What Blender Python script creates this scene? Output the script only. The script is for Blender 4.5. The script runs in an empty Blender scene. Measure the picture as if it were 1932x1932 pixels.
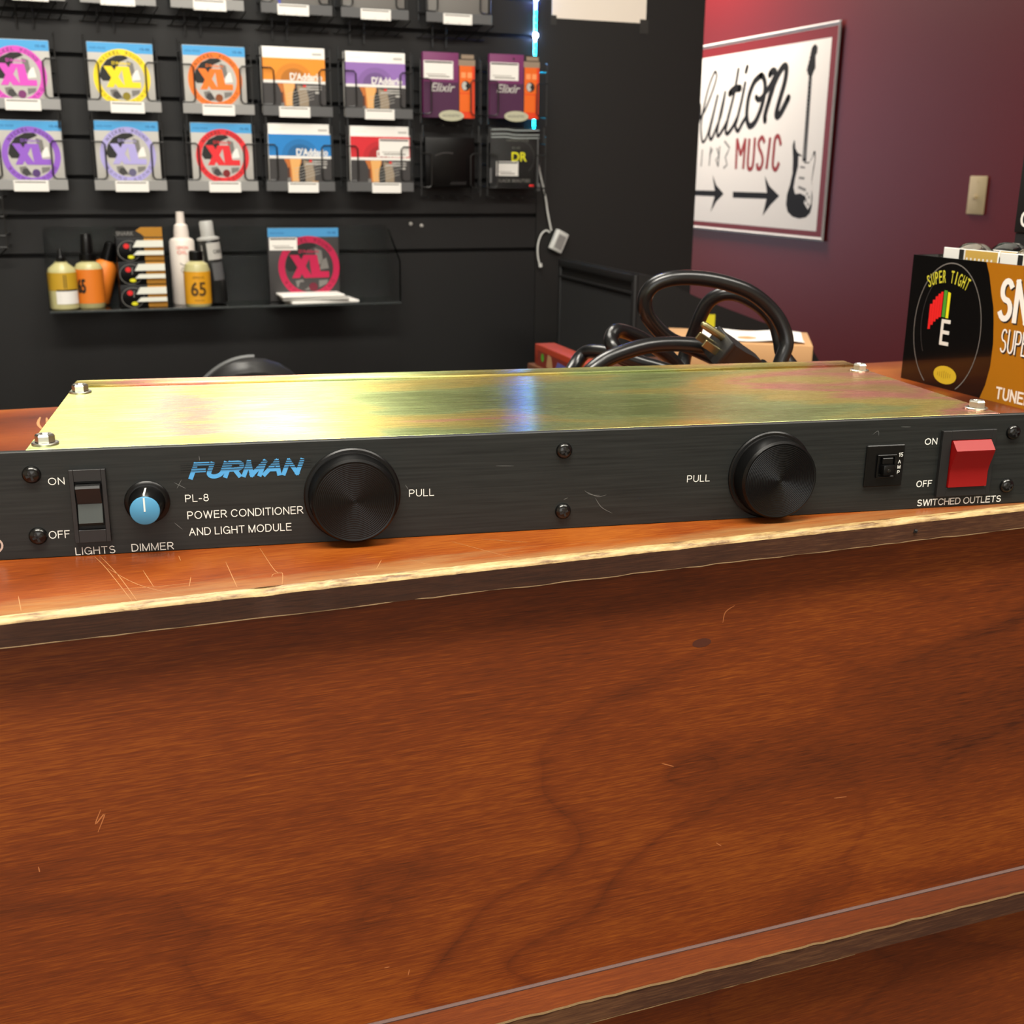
import bpy, bmesh, math, random
from mathutils import Vector, Matrix
random.seed(7)
S = bpy.context.scene
COL = S.collection
H = 1.0                       # counter height above the floor (m); all mm coordinates count from the counter top

# ------------------------------------------------------------------ camera
def cam_axes(pitch, roll, yaw):
    cy, sy = math.cos(yaw), math.sin(yaw)
    fwd = Vector((sy*math.cos(pitch), cy*math.cos(pitch), -math.sin(pitch)))
    r = Vector((cy, -sy, 0)); u = r.cross(fwd)
    cr, sr = math.cos(roll), math.sin(roll)
    return fwd, cr*r+sr*u, -sr*r+cr*u
fwd, rgt, upv = cam_axes(0.286457, 0.0114062, 0.357830)
cd = bpy.data.cameras.new('camera'); cam = bpy.data.objects.new('camera', cd); COL.objects.link(cam)
m = Matrix.Identity(4)
for i in range(3):
    m[i][0], m[i][1], m[i][2] = rgt[i], upv[i], -fwd[i]
m[0][3], m[1][3], m[2][3] = -0.19015, -0.45118, 0.15172+H
cam.matrix_world = m
cd.sensor_width = 36; cd.lens = 36*2189.97/1932
cd.clip_start = 0.02; cd.clip_end = 60
cd.dof.use_dof = True; cd.dof.focus_distance = 0.50; cd.dof.aperture_fstop = 28
S.camera = cam

# ------------------------------------------------------------------ world, lights, exposure
w = bpy.data.worlds.new('world'); S.world = w; w.use_nodes = True
w.node_tree.nodes['Background'].inputs[0].default_value = (1, 0.95, 0.88, 1)
w.node_tree.nodes['Background'].inputs[1].default_value = 0.03
def area(name, loc, size, power, color, target=None, shape='RECTANGLE', spread=180):
    l = bpy.data.lights.new(name, 'AREA'); l.shape = shape; l.size, l.size_y = size
    l.energy = power; l.color = color; l.spread = math.radians(spread)
    o = bpy.data.objects.new(name, l); COL.objects.link(o)
    o.location = (loc[0]/1000, loc[1]/1000, loc[2]/1000+H)
    if target:
        d = Vector(target)-Vector(loc); o.rotation_euler = d.to_track_quat('-Z', 'Y').to_euler()
    return o
WARM = (1, 0.945, 0.84)
area('ceiling_lamp_aisle', (130, 1250, 1690), (0.22, 1.25), 13, WARM)
area('ceiling_lamp_aisle_left', (-260, 1250, 1690), (0.36, 1.25), 9.5, WARM)
area('ceiling_lamp_customer', (-450, -640, 1690), (1.2, 0.5), 40, WARM)
area('ceiling_lamp_customer_right', (1000, -760, 1690), (1.2, 0.5), 22, WARM)
area('ceiling_lamp_passage', (2060, 4150, 1560), (0.4, 0.4), 44, (1, 0.88, 0.74))
area('front_fill_light', (-600, -2420, 560), (2.6, 1.5), 16, (0.96, 0.98, 1.0), target=(-100, 1500, 100))  # added fill from behind the viewer, lifts upright faces against the ceiling light
area('daylight_from_passage', (700, 6350, 300), (1.6, 1.8), 12, (0.66, 0.76, 1.0), target=(2440, 3200, 0))
S.view_settings.view_transform = 'Standard'; S.view_settings.look = 'None'
S.view_settings.gamma = 1; S.view_settings.use_curve_mapping = False
S.view_settings.exposure = 0.9

# ------------------------------------------------------------------ materials
def lin(c): return tuple((x/255/12.92 if x/255 <= .04045 else ((x/255+.055)/1.055)**2.4) for x in c)
_m = {}
def mat(name, c, rough=.5, metal=0, **k):
    if name in _m: return _m[name]
    M = bpy.data.materials.new(name); M.use_nodes = True
    b = M.node_tree.nodes['Principled BSDF']
    b.inputs['Base Color'].default_value = lin(c)+(1,)
    b.inputs['Roughness'].default_value = rough; b.inputs['Metallic'].default_value = metal
    for key, v in k.items():
        n = key.replace('_', ' ')
        if n in b.inputs: b.inputs[n].default_value = v
    _m[name] = M; return M
def nodes(M):
    nt = M.node_tree; b = nt.nodes['Principled BSDF']
    def N(t, **kw):
        n = nt.nodes.new(t)
        for a, v in kw.items(): setattr(n, a, v)
        return n
    def L(a, b_): nt.links.new(a, b_)
    return nt, b, N, L
def ramp(N, stops):
    r = N('ShaderNodeValToRGB'); e = r.color_ramp.elements
    while len(e) < len(stops): e.new(.5)
    for i, (p, c) in enumerate(stops): e[i].position = p; e[i].color = lin(c)+(1,)
    return r
def mapped(N, L, scale, loc=(0, 0, 0), rot=(0, 0, 0)):
    tc = N('ShaderNodeTexCoord'); mp = N('ShaderNodeMapping')
    mp.inputs['Scale'].default_value = scale; mp.inputs['Location'].default_value = loc; mp.inputs['Rotation'].default_value = rot
    L(tc.outputs['Object'], mp.inputs[0]); return mp.outputs[0]
def noise(N, L, vec, scale=1, detail=4, rough=.55, dist=0):
    n = N('ShaderNodeTexNoise'); n.inputs['Scale'].default_value = scale; n.inputs['Detail'].default_value = detail
    n.inputs['Roughness'].default_value = rough; n.inputs['Distortion'].default_value = dist
    L(vec, n.inputs['Vector']); return n.outputs['Fac']
def mathn(N, L, op, a, b=None, c=None, clamp=False):
    n = N('ShaderNodeMath', operation=op); n.use_clamp = clamp
    for i, x in enumerate((a, b, c)):
        if x is None: continue
        if isinstance(x, (int, float)): n.inputs[i].default_value = x
        else: L(x, n.inputs[i])
    return n.outputs[0]
def mixc(N, L, f, a, b, mode='MIX'):
    n = N('ShaderNodeMix', data_type='RGBA', blend_type=mode)
    if isinstance(f, (int, float)): n.inputs[0].default_value = f
    else: L(f, n.inputs[0])
    for i, x in ((6, a), (7, b)):
        if isinstance(x, tuple): n.inputs[i].default_value = lin(x)+(1,)
        else: L(x, n.inputs[i])
    return n.outputs[2]
def wood(name, dark, mid, light, rough=.38, seed=0, worn=None, coat=.25, figure=1.0, tonek=1.0, spec=.3):
    M = mat(name, mid, rough); nt, b, N, L = nodes(M)
    # broad cathedral figure: contour bands of a slow, warped field
    v = mapped(N, L, (2.3, 6.0, 6.0), (seed, seed*.7, 0))
    n1 = noise(N, L, v, 1.0, 2.5, .5, .35)
    band = mathn(N, L, 'FRACT', mathn(N, L, 'MULTIPLY', n1, 9.0))
    band = mathn(N, L, 'ADD', mathn(N, L, 'POWER', mathn(N, L, 'ABSOLUTE', mathn(N, L, 'MULTIPLY_ADD', band, 2, -1)), 5), mathn(N, L, 'MULTIPLY', mathn(N, L, 'POWER', band, 2), .45))
    vm = mapped(N, L, (3, 9, 9), (seed+8, 1, 5)); msk = mathn(N, L, 'MULTIPLY_ADD', noise(N, L, vm, 1, 2), 3.2, -1.15, clamp=True)
    band = mathn(N, L, 'MULTIPLY', band, msk)
    v2 = mapped(N, L, (30, 850, 850), (seed, 0, 0)); fine = noise(N, L, v2, 1, 4, .6)
    v3 = mapped(N, L, (110, 2300, 2300), (seed, 0, 3)); fib = noise(N, L, v3, 1, 2, .5)
    v4 = mapped(N, L, (1.6, 5, 5), (seed+4, 2, 1)); tone = noise(N, L, v4, 1, 5, .6, .6)
    r = ramp(N, [(.18, dark), (.5, mid), (.85, light)])
    f = mathn(N, L, 'MULTIPLY_ADD', tone, tonek, .5-tonek*.475)
    f = mathn(N, L, 'ADD', f, mathn(N, L, 'MULTIPLY_ADD', fine, .42, -.21))
    f = mathn(N, L, 'ADD', f, mathn(N, L, 'MULTIPLY_ADD', fib, .5, -.25))
    f = mathn(N, L, 'SUBTRACT', f, mathn(N, L, 'MULTIPLY', band, .15*figure))
    L(f, r.inputs[0]); c = r.outputs[0]
    if worn:
        tc = N('ShaderNodeTexCoord'); sp = N('ShaderNodeSeparateXYZ'); L(tc.outputs['Object'], sp.inputs[0])
        vw = mapped(N, L, (9, 60, 60), (2, 1, 0)); nw = noise(N, L, vw, 1, 6, .7)
        y = mathn(N, L, 'MULTIPLY_ADD', sp.outputs['Y'], -1000/worn[1], worn[0]/worn[1])   # 1 at the edge, 0 further in
        y = mathn(N, L, 'ADD', y, mathn(N, L, 'MULTIPLY_ADD', nw, 2.6, -1.5), clamp=True)
        y = mathn(N, L, 'MULTIPLY', y, .7)
        c = mixc(N, L, y, c, (150, 124, 80))
    L(c, b.inputs['Base Color'])
    b.inputs['Coat Weight'].default_value = coat; b.inputs['Coat Roughness'].default_value = .25; b.inputs['Specular IOR Level'].default_value = spec
    bp = N('ShaderNodeBump'); bp.inputs['Strength'].default_value = .06; bp.inputs['Distance'].default_value = .001
    L(fine, bp.inputs['Height']); L(bp.outputs[0], b.inputs['Normal'])
    return M
M_front = wood('mahogany veneer', (60, 24, 5), (106, 46, 9), (150, 80, 20), .55, 0, coat=0)
M_front.node_tree.nodes['Principled BSDF'].inputs['Specular IOR Level'].default_value = .3
M_ledge = wood('shaded mahogany ledge', (60, 24, 6), (88, 38, 9), (118, 58, 16), .55, 21, coat=0)  # front veneer darkened in colour to offset strong light on the ledge top
M_top = wood('worn mahogany top', (64, 24, 6), (122, 54, 12), (162, 92, 28), .36, 5, worn=(-17.0, 20.0), coat=.1, figure=.4, tonek=2.2)
M_edge = wood('raw plywood edge', (36, 19, 10), (62, 35, 20), (104, 70, 42), .7, 9, coat=0, figure=.2)
M_worn = mat('bare worn wood', (160, 134, 88), .5)
nt, b, N, L = nodes(M_worn)
v = mapped(N, L, (60, 500, 500)); r = ramp(N, [(.36, (96, 66, 34)), (.5, (156, 130, 84)), (.62, (176, 152, 104))]); L(noise(N, L, v, 1, 5, .7), r.inputs[0]); L(r.outputs[0], b.inputs['Base Color'])
M_pscr = mat('pale scuff on veneer', (168, 98, 50), .7); M_knot = mat('small dark knot', (72, 29, 8), .6)
M_bare = mat('dull bare edge', (106, 82, 50), .7)
M_scr = mat('scratch in varnish', (170, 120, 72), .5)
M_desk = wood('brown desk wood', (60, 34, 20), (92, 56, 34), (120, 78, 50), .5, 13)
M_black = mat('black paint', (19, 19, 18), .55)
M_slat = mat('black slatwall laminate', (15, 15, 15), .55)
M_slot = mat('black slot groove', (8, 8, 8), .7)
M_wire = mat('black wire', (28, 28, 27), .4)
M_cream = mat('cream wall paint', (205, 195, 175), .8)
M_ceil = mat('white ceiling tile', (225, 222, 214), .9)
M_floor = mat('grey carpet', (70, 66, 62), .95)
M_panel = mat('black anodised aluminium', (24, 26, 25), .42, 0, Specular_IOR_Level=.3)
M_plast = mat('black plastic', (8, 8, 8), .32, Specular_IOR_Level=.25)
M_plast2 = mat('satin black plastic', (20, 20, 20), .5)
M_rub = mat('black cord rubber', (16, 17, 18), .28)
M_print = mat('white print', (222, 222, 214), .6)
M_blue = mat('blue print', (70, 150, 205), .6)
M_cap = mat('blue knob cap', (62, 128, 164), .5)
M_rocklit = mat('lit black plastic', (48, 54, 51), .5)  # light caught by the rocker's lower facet, put into its colour
M_red = mat('red plastic', (132, 10, 9), .45, Specular_IOR_Level=.35)
M_chrome = mat('zinc plated steel', (225, 225, 212), .3, 1)
M_bscrew = mat('black nickel', (56, 56, 55), .2, .9)
M_brass = mat('brass', (158, 150, 112), .38, 1)
M_white = mat('white card', (240, 238, 232), .6)
M_paper = mat('white paper', (236, 226, 212), .8)
M_ink = mat('grey ink', (120, 116, 110), .8)
M_dark = mat('dark ink', (24, 24, 22), .6)
M_silver = mat('silver grey card', (190, 188, 182), .5)
M_midgrey = mat('mid grey print', (120, 118, 114), .5)
M_darkgrey = mat('dark grey print', (58, 56, 56), .5)
M_channel = mat('clear grey price channel', (150, 150, 148), .3)
M_channel2 = mat('smoked grey price channel', (92, 93, 94), .35)
M_gold = mat('gold card', (176, 122, 24), .45)
M_goldp = mat('pale gold card', (206, 168, 84), .4)
M_card = mat('brown cardboard', (196, 152, 104), .8)
M_clear = mat('clear plastic', (245, 248, 248), .06, 0, Transmission_Weight=1.0, IOR=1.2)
M_clear2 = mat('clear acrylic sheet', (250, 252, 252), .03, 0, Transmission_Weight=1.0, IOR=1.05)

# zinc chromate lid: brushed metal with drifting yellow, pink and green bloom
M_chrom = mat('yellow chromate steel', (226, 200, 116), .30, 1)
nt, b, N, L = nodes(M_chrom)
v = mapped(N, L, (6.5, 16, 1), (1.3, .2, 0)); n1 = noise(N, L, v, 1, 3, .55, .5)
v = mapped(N, L, (26, 420, 1)); n2 = noise(N, L, v, 1, 4, .6)
tc = N('ShaderNodeTexCoord'); sp = N('ShaderNodeSeparateXYZ'); L(tc.outputs['Object'], sp.inputs[0])
px = mathn(N, L, 'MULTIPLY_ADD', sp.outputs['X'], 1/.434, .5)
px = mathn(N, L, 'ADD', px, mathn(N, L, 'MULTIPLY', sp.outputs['Y'], .45))
r2 = N('ShaderNodeValToRGB'); e2 = r2.color_ramp.elements
while len(e2) < 9: e2.new(.5)
for i_, (p_, g_) in enumerate([(0, .46), (.08, .44), (.16, .60), (.25, .575), (.36, .47), (.48, .46), (.58, .395), (.76, .40), (1, .60)]): e2[i_].position = p_; e2[i_].color = (g_, g_, g_, 1)
L(px, r2.inputs[0])
f = mathn(N, L, 'ADD', mathn(N, L, 'ADD', r2.outputs[0], mathn(N, L, 'MULTIPLY_ADD', n1, .75, -.375)), mathn(N, L, 'MULTIPLY_ADD', n2, .13, -.065))
r = ramp(N, [(.33, (142, 152, 100)), (.41, (162, 174, 118)), (.47, (192, 176, 104)), (.53, (200, 180, 112)), (.585, (208, 142, 130)), (.64, (196, 160, 116)), (.72, (168, 150, 98))])
L(f, r.inputs[0]); L(r.outputs[0], b.inputs['Base Color'])
b.inputs['Anisotropic'].default_value = 1.0
tg = N('ShaderNodeTangent', direction_type='RADIAL', axis='Z')
ge = N('ShaderNodeCombineXYZ'); ge.inputs[1].default_value = 1
tr = N('ShaderNodeVectorTransform', vector_type='VECTOR', convert_from='OBJECT', convert_to='WORLD'); L(ge.outputs[0], tr.inputs[0])
L(tr.outputs[0], b.inputs['Tangent'])
L(mathn(N, L, 'MULTIPLY_ADD', n2, .08, .23), b.inputs['Roughness'])
# brushed panel
nt, b, N, L = nodes(M_panel)
v = mapped(N, L, (20, 900, 900)); n2 = noise(N, L, v, 1, 3, .6)
r = ramp(N, [(.3, (22, 24, 23)), (.75, (36, 38, 36))]); L(n2, r.inputs[0]); L(r.outputs[0], b.inputs['Base Color'])
L(mathn(N, L, 'MULTIPLY_ADD', n2, .2, .36), b.inputs['Roughness'])
# red wall: eggshell paint with a faint roller texture
M_wall = mat('red eggshell paint', (102, 18, 23), .42)
nt, b, N, L = nodes(M_wall)
v = mapped(N, L, (140, 140, 140)); n2 = noise(N, L, v, 1, 3, .6)
bp = N('ShaderNodeBump'); bp.inputs['Strength'].default_value = .12; bp.inputs['Distance'].default_value = .002
L(n2, bp.inputs['Height']); L(bp.outputs[0], b.inputs['Normal'])
# carpet
nt, b, N, L = nodes(M_floor)
v = mapped(N, L, (60, 60, 60)); r = ramp(N, [(.3, (52, 48, 46)), (.7, (84, 80, 76))]); L(noise(N, L, v, 1, 6, .7), r.inputs[0]); L(r.outputs[0], b.inputs['Base Color'])
def emis(name, c, s):
    M = mat(name, c, .5); b = M.node_tree.nodes['Principled BSDF']
    b.inputs['Emission Color'].default_value = lin(c)+(1,); b.inputs['Emission Strength'].default_value = s
    return M
M_cyan = emis('cyan led segment', (6, 190, 243), 22)
M_indigo = emis('blue led segment', (52, 84, 250), 34)
M_led = emis('white led', (170, 200, 255), 60)

# ------------------------------------------------------------------ mesh builder (mm)
_tc = {}
def text_mesh(txt, bold, shear, space):
    bold = 0
    k = (txt, bold, shear, space)
    if k in _tc: return _tc[k]
    c = bpy.data.curves.new('tmp', 'FONT'); c.body = txt; c.size = 1; c.offset = bold; c.shear = shear; c.space_character = space
    c.resolution_u = 4
    o = bpy.data.objects.new('tmp', c); COL.objects.link(o)
    bpy.context.view_layer.update()
    me = bpy.data.meshes.new_from_object(o.evaluated_get(bpy.context.evaluated_depsgraph_get()))
    vs = [(p.co.x, p.co.y) for p in me.vertices]; fs = [tuple(p.vertices) for p in me.polygons]
    bpy.data.objects.remove(o); bpy.data.curves.remove(c); bpy.data.meshes.remove(me)
    _tc[k] = (vs, fs); return _tc[k]

def smoothpath(P, n=8, closed=False):
    P = [Vector(p) for p in P]; out = []; K = len(P)
    rng = range(K if closed else K-1)
    for i in rng:
        g = lambda j: P[j % K] if closed else P[max(0, min(K-1, j))]
        p0, p1, p2, p3 = g(i-1), g(i), g(i+1), g(i+2)
        for s in range(n):
            t = s/n
            out.append(.5*((2*p1)+(-p0+p2)*t+(2*p0-5*p1+4*p2-p3)*t*t+(-p0+3*p1-3*p2+p3)*t**3))
    if not closed: out.append(P[-1])
    return out

def _arc(cx, cy, rx, ry, a0, a1, n=14):
    return [(cx+rx*math.cos(math.radians(a0+(a1-a0)*i/n)), cy+ry*math.sin(math.radians(a0+(a1-a0)*i/n))) for i in range(n+1)]
_S = _arc(.36, .75, .31, .25, 35, 270, 12)+_arc(.36, .25, .34, .25, 90, -150, 12)
GLYPH = {   # sans capitals as strokes on a unit cap height: (advance, strokes)
 'A': (.80, [[(0, 0), (.40, 1)], [(.80, 0), (.40, 1)], [(.15, .37), (.65, .37)]]),
 'B': (.72, [[(0, 0), (0, 1)], [(0, 1), (.38, 1)]+_arc(.38, .76, .26, .24, 90, -90)+[(0, .52)], [(.38, .52)]+_arc(.40, .26, .30, .26, 90, -90)+[(0, 0)]]),
 'C': (.84, [_arc(.46, .5, .45, .5, 38, 322, 22)]),
 'D': (.80, [[(0, 0), (0, 1)], [(0, 1), (.34, 1)]+_arc(.34, .5, .45, .5, 90, -90, 18)+[(0, 0)]]),
 'E': (.66, [[(0, 0), (0, 1)], [(0, 1), (.64, 1)], [(0, .53), (.58, .53)], [(0, 0), (.66, 0)]]),
 'F': (.62, [[(0, 0), (0, 1)], [(0, 1), (.62, 1)], [(0, .53), (.54, .53)]]),
 'G': (.88, [_arc(.46, .5, .45, .5, 38, 345, 22), [(.50, .46), (.89, .46)], [(.89, .46), (.89, 0)]]),
 'H': (.74, [[(0, 0), (0, 1)], [(.74, 0), (.74, 1)], [(0, .53), (.74, .53)]]),
 'I': (0, [[(0, 0), (0, 1)]]),
 'K': (.72, [[(0, 0), (0, 1)], [(0, .38), (.66, 1)], [(.24, .58), (.72, 0)]]),
 'L': (.56, [[(0, 0), (0, 1)], [(0, 0), (.56, 0)]]),
 'M': (.86, [[(0, 0), (0, 1)], [(0, 1), (.43, 0)], [(.43, 0), (.86, 1)], [(.86, 1), (.86, 0)]]),
 'N': (.74, [[(0, 0), (0, 1)], [(0, 1), (.74, 0)], [(.74, 0), (.74, 1)]]),
 'O': (.94, [_arc(.47, .5, .47, .5, 0, 360, 32)]),
 'P': (.68, [[(0, 0), (0, 1)], [(0, 1), (.38, 1)]+_arc(.38, .73, .29, .27, 90, -90)+[(0, .46)]]),
 'R': (.74, [[(0, 0), (0, 1)], [(0, 1), (.40, 1)]+_arc(.40, .74, .29, .26, 90, -90)+[(0, .48)], [(.36, .48), (.74, 0)]]),
 'S': (.72, [_S]),
 'T': (.72, [[(.36, 0), (.36, 1)], [(0, 1), (.72, 1)]]),
 'U': (.72, [[(0, 1), (0, .34)]+_arc(.36, .34, .36, .34, 180, 360, 14)+[(.72, 1)]]),
 'W': (1.16, [[(0, 1), (.28, 0)], [(.28, 0), (.58, 1)], [(.58, 1), (.88, 0)], [(.88, 0), (1.16, 1)]]),
 '-': (.32, [[(0, .38), (.32, .38)]]),
 '1': (.30, [[(.26, 0), (.26, 1)], [(.26, 1), (.02, .76)]]),
 '5': (.62, [[(.10, 1), (.56, 1)], [(.10, 1), (.04, .48)], [(.04, .48)]+_arc(.29, .31, .30, .31, 120, -150, 14)]),
 '6': (.62, [_arc(.31, .31, .29, .31, 0, 360, 22), [(.04, .36)]+_arc(.36, .56, .33, .44, 178, 55, 10)]),
 '8': (.62, [_arc(.31, .76, .26, .24, 0, 360, 20), _arc(.31, .27, .31, .27, 0, 360, 22)]),
}
class MB:
    def sans(s, txt, u0, u1, v0, v1, fn, M, wt=.13, shear=0, gap=.24):   # stroke lettering filling u0..u1, v0..v1
        h = (v1-v0)/(1+wt); x = 0; items = []
        for ch in txt:
            if ch == ' ': x += .36; continue
            w_, st = GLYPH[ch]; items.append((x, st)); x += w_+gap+wt*.6
        tot = x-gap-wt*.6+wt+shear
        k = (u1-u0)/tot; b = v0+h*wt/2
        nrm = (Vector(fn(u0+1, v0))-Vector(fn(u0, v0))).cross(Vector(fn(u0, v0+1))-Vector(fn(u0, v0))).normalized()
        t = 0
        for x_, st in items:
            for l in st:
                P = [(u0+k*(wt/2+x_+px+py*shear), b+py*h) for px, py in l]
                a_, c_ = Vector(P[0]), Vector(P[-1])
                if len(P) == 2 or (a_-c_).length > h*.05:
                    e = h*wt*.46                         # square ends
                    d = (Vector(P[0])-Vector(P[1])).normalized()*e; P[0] = tuple(Vector(P[0])+d)
                    d = (Vector(P[-1])-Vector(P[-2])).normalized()*e; P[-1] = tuple(Vector(P[-1])+d)
                t += 1; s.ribbon(P, h*wt, lambda u, v, t_=t: Vector(fn(u, v))+nrm*(.006*t_), M, False)
        return s
    def __init__(s): s.v = []; s.f = []; s.m = []; s.mats = []
    def mi(s, M):
        if M not in s.mats: s.mats.append(M)
        return s.mats.index(M)
    def add(s, vs, fs, M, X=None):
        o = len(s.v); k = s.mi(M)
        for p in vs:
            p = Vector(p)
            s.v.append(tuple(X @ p) if X else tuple(p))
        for f in fs: s.f.append(tuple(i+o for i in f)); s.m.append(k)
        return s
    def bm(s, b, M, X=None):
        b.verts.ensure_lookup_table()
        s.add([v.co for v in b.verts], [[v.index for v in f.verts] for f in b.faces], M, X); b.free(); return s
    def box(s, x0, x1, y0, y1, z0, z1, M, bev=0, seg=2, X=None):
        b = bmesh.new(); bmesh.ops.create_cube(b, size=1)
        for v in b.verts: v.co = Vector(((x0+x1)/2+v.co.x*(x1-x0), (y0+y1)/2+v.co.y*(y1-y0), (z0+z1)/2+v.co.z*(z1-z0)))
        if bev: bmesh.ops.bevel(b, geom=b.edges[:], offset=bev, segments=seg, profile=.5, affect='EDGES')
        b.verts.index_update(); return s.bm(b, M, X)
    def prism(s, pts, fn, d0, d1, M, X=None):          # polygon pts (u,v); fn(u,v,d)->xyz; closed solid between d0 and d1
        n = len(pts); vs = [fn(u, v, d0) for u, v in pts]+[fn(u, v, d1) for u, v in pts]
        fs = [tuple(range(n)), tuple(range(2*n-1, n-1, -1))]+[(i, i+n, (i+1) % n+n, (i+1) % n) for i in range(n)]
        b = bmesh.new(); bv = [b.verts.new(p) for p in vs]
        for f in fs: b.faces.new([bv[i] for i in f])
        bmesh.ops.recalc_face_normals(b, faces=b.faces[:]); b.verts.index_update(); return s.bm(b, M, X)
    def flat(s, pts, fn, M, X=None):
        return s.add([fn(u, v) for u, v in pts], [tuple(range(len(pts)))], M, X)
    def ribbon(s, pts, wd, fn, M, caps=True, smooth=0, taper=None):
        P = [Vector((p[0], p[1], 0)) for p in pts]
        if smooth: P = smoothpath(P, smooth)
        n = len(P); l = []; r = []
        for i in range(n):
            a = P[max(0, i-1)]; b = P[min(n-1, i+1)]; d = (b-a)
            if d.length < 1e-9: d = Vector((1, 0, 0))
            d.normalize(); q = Vector((-d.y, d.x, 0))
            ww = wd if not taper else wd*(taper(i/(n-1)))
            l.append(P[i]+q*ww/2); r.append(P[i]-q*ww/2)
        vs = [fn(p.x, p.y) for p in l]+[fn(p.x, p.y) for p in r]
        s.add(vs, [(i, i+n, i+n+1, i+1) for i in range(n-1)], M)
        if caps:
            for c in (P[0], P[-1]): s.disc((c.x, c.y), wd/2*(.98 if not taper else .5), fn, M, 10)
        return s
    def disc(s, c, r, fn, M, n=24, sx=1):
        return s.flat([(c[0]+r*sx*math.cos(2*math.pi*i/n), c[1]+r*math.sin(2*math.pi*i/n)) for i in range(n)], fn, M)
    def ring(s, c, r0, r1, fn, M, n=48, a0=0, a1=2*math.pi, sx=1):
        vs = []
        for i in range(n+1):
            a = a0+(a1-a0)*i/n
            vs += [fn(c[0]+r0*sx*math.cos(a), c[1]+r0*math.sin(a)), fn(c[0]+r1*sx*math.cos(a), c[1]+r1*math.sin(a))]
        return s.add(vs, [(2*i, 2*i+1, 2*i+3, 2*i+2) for i in range(n)], M)
    def text(s, txt, u0, u1, v0, v1, fn, M, bold=0, shear=0, space=1.0):   # fills the rectangle u0..u1, v0..v1
        vs, fs = text_mesh(txt, bold, shear, space)
        xs = [p[0] for p in vs]; ys = [p[1] for p in vs]
        ax, bx, ay, by = min(xs), max(xs), min(ys), max(ys)
        e = bold*(v1-v0)*.9
        nrm = (Vector(fn(u0+1, v0))-Vector(fn(u0, v0))).cross(Vector(fn(u0, v0+1))-Vector(fn(u0, v0))).normalized()
        for q_, (du, dv) in enumerate([(0, 0)] if not bold else [(-e, 0), (e, 0), (0, e), (0, -e), (-e*.7, -e*.7), (e*.7, e*.7), (-e*.7, e*.7), (e*.7, -e*.7)]):
            s.add([Vector(fn(u0+e+(x-ax)/(bx-ax)*(u1-u0-2*e)+du, v0+e+(y-ay)/(by-ay)*(v1-v0-2*e)+dv))+nrm*(.02*q_) for x, y in vs], fs, M)
        return s
    def arctext(s, txt, c, r, h, a0, a1, fn, M, bold=0, wide=.62):         # letters along an arc from angle a0 to a1
        n = len(txt)
        for i, ch in enumerate(txt):
            if ch == ' ': continue
            a = a0+(a1-a0)*(i+.5)/n; wd = abs(a1-a0)*r/n*wide*(.35 if ch == 'I' else 1)
            ca, sa = math.cos(a), math.sin(a)
            g = lambda u, v: fn(c[0]+ca*(r+v)+sa*u, c[1]+sa*(r+v)-ca*u)
            s.text(ch, -wd/2, wd/2, 0, h, g, M, bold)
        return s
    def tube(s, path, r, M, n=8, closed=False, caps=True, smooth=0):
        P = smoothpath(path, smooth, closed) if smooth else [Vector(p) for p in path]
        K = len(P); vs = []; up = None
        for i in range(K):
            a = P[(i-1) % K] if closed else P[max(0, i-1)]; b = P[(i+1) % K] if closed else P[min(K-1, i+1)]
            t = (b-a).normalized()
            if up is None:
                up = t.orthogonal().normalized()
            up = (up-t*up.dot(t))
            up = up.normalized() if up.length > 1e-6 else t.orthogonal().normalized()
            q = t.cross(up); rr = r if not callable(r) else r(i/(K-1))
            vs += [P[i]+(up*math.cos(2*math.pi*k/n)+q*math.sin(2*math.pi*k/n))*rr for k in range(n)]
        fs = []
        for i in range(K if closed else K-1):
            j = (i+1) % K
            fs += [(i*n+k, i*n+(k+1) % n, j*n+(k+1) % n, j*n+k) for k in range(n)]
        if caps and not closed: fs += [tuple(range(n-1, -1, -1)), tuple(range((K-1)*n, K*n))]
        return s.add(vs, fs, M)
    def lathe(s, prof, M, n=32, X=None):                # prof (r,z) revolved about z
        vs = []; fs = []; rings = []
        for r, z in prof:
            if r < 1e-6: rings.append([len(vs)]); vs.append((0, 0, z))
            else:
                rings.append(list(range(len(vs), len(vs)+n)))
                vs += [(r*math.cos(2*math.pi*k/n), r*math.sin(2*math.pi*k/n), z) for k in range(n)]
        for a, b in zip(rings, rings[1:]):
            for k in range(n):
                k2 = (k+1) % n
                if len(a) == 1 and len(b) == 1: break
                if len(a) == 1: fs.append((a[0], b[k2], b[k]))
                elif len(b) == 1: fs.append((a[k], a[k2], b[0]))
                else: fs.append((a[k], a[k2], b[k2], b[k]))
        return s.add(vs, fs, M, X)
    def build(s, name, parent=None, label=None, loc=None, rot=(0, 0, 0), angle=35, fixn=False):
        me = bpy.data.meshes.new(name)
        me.from_pydata([(a/1000, b/1000, c/1000) for a, b, c in s.v], [], s.f)
        for M in s.mats: me.materials.append(M)
        me.polygons.foreach_set('material_index', s.m)
        me.polygons.foreach_set('use_smooth', [True]*len(s.f))
        me.update()
        try: me.set_sharp_from_angle(angle=math.radians(angle))
        except Exception: pass
        o = bpy.data.objects.new(name, me); COL.objects.link(o)
        if parent: o.parent = parent
        if loc is not None: o.location = (loc[0]/1000, loc[1]/1000, loc[2]/1000+H)
        elif not parent: o.location = (0, 0, H)
        o.rotation_euler = rot
        if label: o['label'] = label
        return o
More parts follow.
